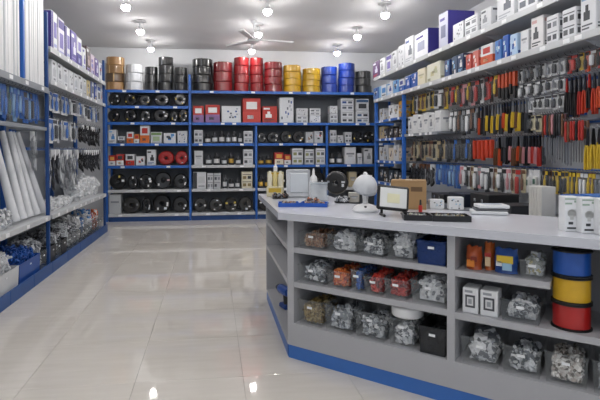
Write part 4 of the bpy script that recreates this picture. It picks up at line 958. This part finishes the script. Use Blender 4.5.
for k, (a, b) in enumerate(((460.5, 477), (478.5, 497))):
    s0, s1 = sF(a, 310), sF(b, 312); x, y = Fp((s0 + s1) / 2, .03 + .05)
    w = round(s1 - s0 - .004, 3)
    o = tag(put('socket_box', MB().box((0, 0, .063), (w, .1, .126), 0, .003).mesh('socket_box', mat('e2e4e6', .4)), None, (x, y, ZS + .0012), CA), f'white carton with black square socket picture, {"touching the divider" if k == 0 else "next to the white parts bin"}', 'box', 'socket cartons in the spool bay')
    pb = MB().box((0, -.0505, .06), (w * .62, .002, .062), 0).box((0, -.052, .06), (w * .4, .002, .042), 1).box((0, -.0535, .06), (w * .22, .002, .024), 2).box((-w * .1, -.0505, .108), (w * .5, .002, .012), 2)
    put('print', pb.mesh('print', [mat('4a4d54', .4), mat('d4d6d8', .4), mat('9a9ea4', .4)]), o)
at_bin('clear bin of white anchors', 'white and silver anchors', 499, 541, 318, ZS, .1, .28, ['e6e8ea', 'c4c8cc', '6a6e74'], ['tube', 'bolt', 'tube'], .055, 80, E2, 122, CLEARD, fill=.72)
at_bin('wide clear bin of white clamps', 'white looped clamps', 459.5, 499, 372, Z3, .13, DP, ['eceef0', 'd8dbde', '74787e'], ['elbow', 'elbow', 'clip'], .075, 75, E3, 123, fill=.66)
at_bin('wide clear bin of silver clamps', 'silver clamps', 500.5, 541.5, 384, Z3, .13, DP, ['b9bdc2', 'dde0e3', '5c6268'], ['elbow', 'bolt'], .06, 95, E3, 124, metal=.3, fill=.62)
at_bin('wide clear bin of pale plugs', 'pale speckled plugs', 543, 589, 395, Z3, .14, DP, ['d0cdc8', 'b9b0a8', 'eceae6', '6a645c'], ['nut', 'bit'], .036, 210, E3, 125, fill=.72)
at_bin('clear bin of grey plugs', 'grey plugs', 591, 640, 410, Z3, .14, DP, ['c4c8cc', 'b9bdc2', '8f959b'], ['bit', 'bolt'], .04, 150, E3, 126)

# wire spools
def spool(label, xy, z, r, h, c):
    o = tag(put('wire_spool', None, None, (xy[0], xy[1], z), RND.uniform(0, 3)), label, 'wire spool', 'wire spools in the counter')
    fl = MB().lathe([(.02, 0), (r, 0), (r, .005), (r * .95, .008), (.02, .008), (.02, 0)], 32).mesh('flange', BLACK, False)
    put('flange', fl, o); put('flange', fl, o, (0, 0, h - .008))
    pr = []
    n = 11
    for k in range(n):
        z0 = .009 + (h - .018) * k / n; z1 = .009 + (h - .018) * (k + .5) / n
        pr += [(r * .9, z0), (r * .915, z1)]
    pr += [(r * .9, h - .009)]
    put('winding', MB().lathe([(.025, .009)] + pr + [(.025, h - .009)], 32).mesh('winding', mat(c, .3, var=.12, coat=.3), True), o)
    put('hub', MB().cyl((0, 0, h / 2), .022, h - .002, 14).mesh('hub', DARK), o)
    return o
sc_ = (sF(551, 300) + sF(592, 300)) / 2; R_sp = .083
xy = Fp(sc_ - .004, .02 + R_sp); hs = .119
for k, (c, cn) in enumerate((('b0201f', 'red wire spool, lowest of the counter stack'), ('d6a91e', 'yellow wire spool, middle of the counter stack'), ('1f56ad', 'blue wire spool, topmost of the counter stack'))):
    spool(cn, xy, .471 + k * (hs + .001), R_sp, hs, c)
xy2 = Fp(sc_ + .19, .02 + R_sp)
for k, (c, cn) in enumerate((('1d1e20', 'black wire spool, lowest of the stack at picture edge'), ('d8d8d6', 'white wire spool, middle of the stack at picture edge'), ('2a2c30', 'charcoal wire spool, topmost of the stack at picture edge'))):
    spool(cn, xy2, .471 + k * (hs + .001), R_sp, hs, c)

# blue and black tool on the side shelf of the counter
q = hit(282, 308, 2, .101)
t = tag(put('cordless_drill', None, None, (max(q.x, .53), q.y + .03, .1015), 1.9), 'blue and black cordless drill on the bottom side shelf of the counter', 'drill')
put('body', MB().lathe([(.0, -.09), (.03, -.088), (.036, -.06), (.036, .03), (.028, .05), (.022, .06), (0, .06)], 14, (0, 0, .13), 'x').mesh('body', mat('1f4fa0', .35), True), t)
put('chuck', MB().lathe([(.022, .06), (.022, .085), (.012, .105), (0, .105)], 12, (0, 0, .13), 'x').mesh('chuck', DARK, True), t)
put('grip', MB().box((-.045, 0, .07), (.04, .034, .1), 0, .012, Matrix.Rotation(.2, 3, 'Y')).mesh('grip', BLACK), t)
put('battery', MB().box((-.035, 0, .018), (.1, .06, .036), 0, .008).mesh('battery', mat('1a3f86', .4)), t)

# ------------------------------------------------------------------ goods on the worktop
def top_at(px, py): return hit(px, py, 2, ZT)
ZC = ZT + .0005
p = top_at(276, 197)
t = tag(put('display_carton', None, None, (p.x, p.y + .05, ZC), -.2, (1.15, 1.1, 1.2)), 'cream display carton with yellow print and white bottle at the counter end', 'display')
put('tray', MB().box((0, 0, .035), (.12, .08, .07), 0, .004).box((0, .036, .085), (.12, .006, .17), 0, .002).mesh('tray', mat('d8cfae', .5)), t)
put('print', MB().box((0, -.041, .045), (.09, .002, .03), 0).mesh('print', mat('c9a93a', .5)), t)
put('header_print', MB().box((0, .032, .15), (.1, .002, .03), 0).mesh('print', mat('c9a93a', .5)), t)
for k in range(3): put('tube', MB().lathe([(0, 0), (.016, 0), (.017, .08), (.009, .09), (.009, .105), (0, .107)], 12).mesh('tube', mat(['e2ddc8', 'd9c98a', 'e2ddc8'][k], .35), True), t, (-.038 + k * .038, 0, .071))
put('bottle', MB().lathe([(0, 0), (.02, 0), (.021, .05), (.012, .06), (.012, .075), (0, .078)], 14).mesh('bottle', WHITE, True), t, (.0, .036, .171), 0, (.7, .7, .7))
p = top_at(299, 198)
t = tag(put('breaker_enclosure', None, None, (p.x, p.y + .05, ZC), -.15), 'white upright breaker enclosure with hinged door on the counter', 'enclosure')
put('body', MB().box((0, .01, .115), (.19, .08, .225), 0, .012).mesh('body', mat('d8dadc', .4)), t)
put('door', MB().box((.01, -.036, .12), (.15, .012, .16), 0, .005).mesh('door', mat('cfd4d8', .15, coat=.5)), t)
put('frame', MB().box((-.088, -.034, .115), (.012, .01, .21)).box((.093, -.034, .115), (.008, .01, .21)).box((0, -.034, .222), (.19, .01, .01)).mesh('frame', mat('c9ccd0', .4)), t)
p = top_at(320, 201)
t = tag(put('clear_box', None, None, (p.x + .005, p.y + .055, ZC), -.25), 'clear plastic box of white parts beside the white enclosure', 'box')
put('body', MB().box((0, 0, .065), (.13, .09, .13), 0, .006).mesh('body', mat('d4dbe0', .1, alpha=.45)), t)
put('lid', MB().box((0, 0, .134), (.136, .096, .008), 0, .003).mesh('lid', mat('c9d2d8', .15, alpha=.6)), t)
put('contents', MB().box((-.02, 0, .03), (.05, .05, .05), 0, .006).box((.03, .01, .05), (.04, .05, .08), 0, .006).mesh('contents', WHITE), t)
p = top_at(316, 195)
tag(put('glue_bottle', MB().lathe([(0, 0), (.032, 0), (.034, .02), (.034, .12), (.028, .15), (.012, .17), (.010, .2), (.006, .225), (0, .226)], 18).mesh('glue_bottle', WHITE, True), None, (p.x, p.y + .1, ZC)), 'white nozzle bottle standing behind the clear plastic box', 'bottle')
# blue trays with bits
for k, (px, w) in enumerate(((290, .14), (316, .18))):
    p = top_at(px, 207)
    o = tag(put('parts_tray', None, None, (p.x, p.y + .055, ZC), -.12 - .2 * k), f'shallow blue parts tray on the counter, {"nearer the counter end" if k == 0 else "before the clear plastic box"}', 'tray', 'blue trays on the counter')
    b = MB().box((0, 0, .003), (w, .12, .006))
    for sx in (-1, 1): b.box((sx * w / 2, 0, .013), (.005, .12, .026))
    for sy in (-1, 1): b.box((0, sy * .06, .013), (w + .005, .005, .026))
    put('tray', b.mesh('tray', mat('1f56b5', .35)), o)
    pile(f'small screws and bits in the {"first" if k == 0 else "second"} blue tray from the counter end', 'small parts', (p.x, p.y + .055, ZC + .0065), -.12 - .2 * k, w - .03, .09, .02, 40, ['bolt', 'nut', 'bit'], ['8c9096', '3c3f45', 'b9a088', 'a06a4a'], .02, 140 + k)
p = top_at(283, 200)
pile('loose dark screws and clips on the counter by the blue tray', 'small parts', (p.x - .01, p.y + .1, ZC), .1, .15, .08, .03, 40, ['bolt', 'nut', 'clip'], ['1d1e20', '3c3f45', '8c9096', '6b4a36'], .03, 150)
p = top_at(308, 203)
pile('loose grey fittings lying in front of the enclosure', 'small parts', (p.x + .03, p.y + .0, ZC), -.1, .12, .04, .025, 24, ['bolt', 'tube', 'bit'], ['8c9096', 'c4c8cc', 'b9785a', '3c3f45'], .028, 151)
p = top_at(338, 196)
upright_coil('black cable coil standing on the counter behind the white desk lamp', None, (p.x + .03, p.y + .16, ZC), -.5, .2, .2, '141517', ('c9cdd1', '8c9096'), 4, .12)
p = top_at(346, 203)
pile('small black and white connectors lying beside the black coil', 'small parts', (p.x - .03, p.y + .0, ZC), 0, .12, .08, .035, 24, ['bit', 'tube', 'nut'], ['1d1e20', 'e2e4e6', '8c9096'], .035, 152)
p = top_at(352, 204)
carton('carton', 'small grey carton on the counter behind the white lamp', 'box', None, (p.x + .05, p.y + .12, ZC), -.3, .08, .07, .075, 'a8a69e', 'plain', K_, 1)
# white globe lamp
p = top_at(368.5, 213)
t = tag(put('desk_lamp', None, None, (p.x, p.y + .06, ZC), -.3), 'white round-headed desk lamp with short neck on the counter', 'lamp')
put('base', MB().lathe([(0, 0), (.072, 0), (.078, .012), (.07, .03), (.05, .042), (.024, .05), (0, .05)], 26).mesh('base', WHITE, True), t)
put('neck', MB().lathe([(.018, .048), (.016, .07), (.02, .105)], 14).mesh('neck', WHITE, True), t)
put('head', MB().lathe([(0, -.09), (.03, -.085), (.06, -.067), (.082, -.035), (.09, 0), (.086, .022), (.078, .024), (.07, .01), (0, .01)], 28, (0, 0, 0)).mesh('head', WHITEP, True), t, (0, 0, .158), 0, (.82, .82, .82), rot=(math.radians(205), math.radians(14), 0))
put('rim', MB().lathe([(.086, .018), (.093, .02), (.093, .03), (.086, .032), (.086, .018)], 28).mesh('rim', mat('aeb2b8', .3), True), t, (0, 0, .158), 0, (.82, .82, .82), rot=(math.radians(205), math.radians(14), 0))
put('button', MB().cyl((0, -.06, .036), .008, .012, 10).mesh('button', DARK), t)
put('knob', MB().lathe([(0, 0), (.012, 0), (.014, .012), (.006, .02), (0, .02)], 12, (0, .01, .226)).mesh('knob', WHITE, True), t)
p = top_at(384, 206)
# LED floodlight
p = top_at(396.5, 217)
t = tag(put('floodlight', None, None, (p.x, p.y + .05, ZC), -.12, (.9, .9, .9)), 'black square LED floodlight on bracket feet facing the aisle', 'floodlight')
TI = (math.radians(-14), math.radians(6), 0)
hd = put('housing', MB().box((0, .012, 0), (.205, .03, .16), 0, .01).mesh('housing', BLACK), t, (0, 0, .115), rot=TI)
put('lens', MB().box((0, -.0045, 0), (.172, .004, .126), 0, .001).mesh('lens', mat('e4e6e4', .15, coat=.5)), hd)
put('led_array', MB().box((0, -.008, -.004), (.08, .003, .06), 0, .001).mesh('led_array', mat('e3e0bd', .3)), hd)
fn = MB()
for k in range(9): fn.box((-.08 + k * .02, .036, 0), (.004, .02, .12))
put('fin', fn.mesh('fin', BLACK), hd)
for sx in (-1, 1):
    put('foot', MB().box((sx * .07, 0, .008), (.018, .12, .016), 0, .004).box((sx * .07, .02, .03), (.014, .02, .05), 0, .003).mesh('foot', BLACK), t)
# open cardboard box
p = top_at(416, 211)
t = tag(put('cardboard_box', None, None, (p.x + .02, p.y + .16, ZC), -.42), 'brown cardboard box standing on the counter behind the floodlight', 'box')
put('body', MB().box((0, 0, .09), (.22, .16, .18), 0, .002).mesh('body', CARD), t)
for sx in (-1, 1): put('flap', MB().box((sx * .055, 0, .183), (.106, .158, .004)).mesh('flap', CARD), t)
put('print', MB().box((.05, -.0805, .13), (.07, .001, .03)).mesh('print', mat('6a5238', .7)), t)
put('side_print', MB().box((.1105, 0, .12), (.001, .06, .03)).mesh('print', mat('6a5238', .7)), t)
put('tape', MB().box((0, 0, .1856), (.04, .162, .001)).mesh('tape', mat('b99a6a', .3)), t)
# black trays and small things
for k, (px, py) in enumerate(((422, 221), (456, 222))):
    p = top_at(px, py); w = .14 if k == 0 else .19
    o = tag(put('parts_tray', None, None, (p.x, p.y + .07, ZC), -.3), f'black shallow parts tray on the counter, {"nearer the floodlight" if k == 0 else "before the small white cartons"}', 'tray', 'black trays on the counter')
    b = MB().box((0, 0, .003), (w, .13, .006))
    for sx in (-1, 1): b.box((sx * w / 2, 0, .015), (.006, .13, .03))
    for sy in (-1, 1): b.box((0, sy * .065, .015), (w + .006, .006, .03))
    put('tray', b.mesh('tray', BLACK), o)
    pile(f'small mixed parts in the black tray {"nearer the floodlight" if k == 0 else "before the white cartons"}', 'small parts', (p.x, p.y + .07, ZC + .0065), -.3, w - .03, .1, .02, 45, ['bolt', 'bit', 'nut'], ['8c9096', 'c4c8b8', '9a8a6a', '3c3f45'], .02, 160 + k)
p = top_at(424, 213)
t = tag(put('marker_bottle', None, None, (p.x, p.y + .05, ZC)), 'small red bottle with black cap beside the cardboard box', 'bottle')
put('body', MB().lathe([(0, 0), (.011, 0), (.012, .035), (.008, .042), (0, .042)], 12).mesh('body', mat('b5251f', .3), True), t)
put('cap', MB().lathe([(0, .042), (.007, .042), (.005, .075), (0, .076)], 10).mesh('cap', BLACK, True), t)
for k, (px, py, w, h, ds) in enumerate(((440.5, 211, .09, .06, 'beside the red bottle'), (460.5, 212, .09, .08, 'nearer the bench cases'))):
    p = top_at(px, py)
    carton('carton', f'small white carton on the counter behind the black trays, {ds}', 'box', 'small white cartons on the counter', (p.x + .03, p.y + .12, ZC), -.3, w, .06, h, 'e2e4e6', 'dots', ('3a3d42', 'b9bdc2', '9ac0d8'), k)
p = top_at(498, 216)
z = ZC
for k, (w, d, h, c, ds) in enumerate(((.2, .14, .02, 'd5d8db', 'white'), (.18, .13, .014, '55595f', 'dark grey'), (.17, .12, .022, 'dfe1e3', 'pale'))):
    o = carton('flat_carton', f'{ds} flat carton in the low pile on the counter, {["lowest", "middle", "topmost"][k]}', 'box', 'low pile of flat cartons', (p.x + .01 * k, p.y + .1, z), -.45 + .1 * k, w, d, h, c, None)
    z += h + .0005
    put('print', MB().box((0, 0, h + .0003), (w * .6, d * .5, .0006)).mesh('print', mat(['9aa0a6', '2c2f34', 'a9b4c0'][k], .5)), o)
# lamp cartons near the picture edge
for k, (px, py) in enumerate(((570, 232), (587.5, 234), (605.5, 236))):
    p = top_at(px, py)
    w, d, h = .062, .058, .162
    o = tag(put('bulb_carton', MB().box((0, 0, h / 2), (w, d, h), 0, .002).mesh('bulb_carton', mat('e6e8ea', .4)), None, (p.x + .02, p.y + .035, ZC), -.22), f'white bulb carton on the counter edge, {ordinal(k)} from the small cartons', 'box', 'white bulb cartons on the counter')
    pb = MB()
    pb.lathe([(0, 0), (.019, 0)], 16, (0, -d / 2 - .0008, h * .52), 'y', 0).box((0, -d / 2 - .0006, h * .4), (.016, .001, .02), 0)
    pb.box((-.004, -d / 2 - .0006, h * .24), (.02, .001, .012), 1).box((0, -d / 2 - .0006, h * .1), (.04, .001, .008), 1).box((-.014, -d / 2 - .0006, h * .8), (.03, .001, .008), 2).box((.018, -d / 2 - .0006, h * .86), (.016, .001, .01), 2)
    pb.box((0, -d / 2 - .0006, h * .93), (.06, .001, .006), 2)
    pb.box((0, -d / 2 - .0002, h * .5), (w * .92, .0004, h * .94), 3)
    put('print', pb.mesh('print', [mat('c9cbc9', .4), mat('3a3d42', .5), mat('9ab0a0', .5), mat('e6e8ea', .4)]), o)
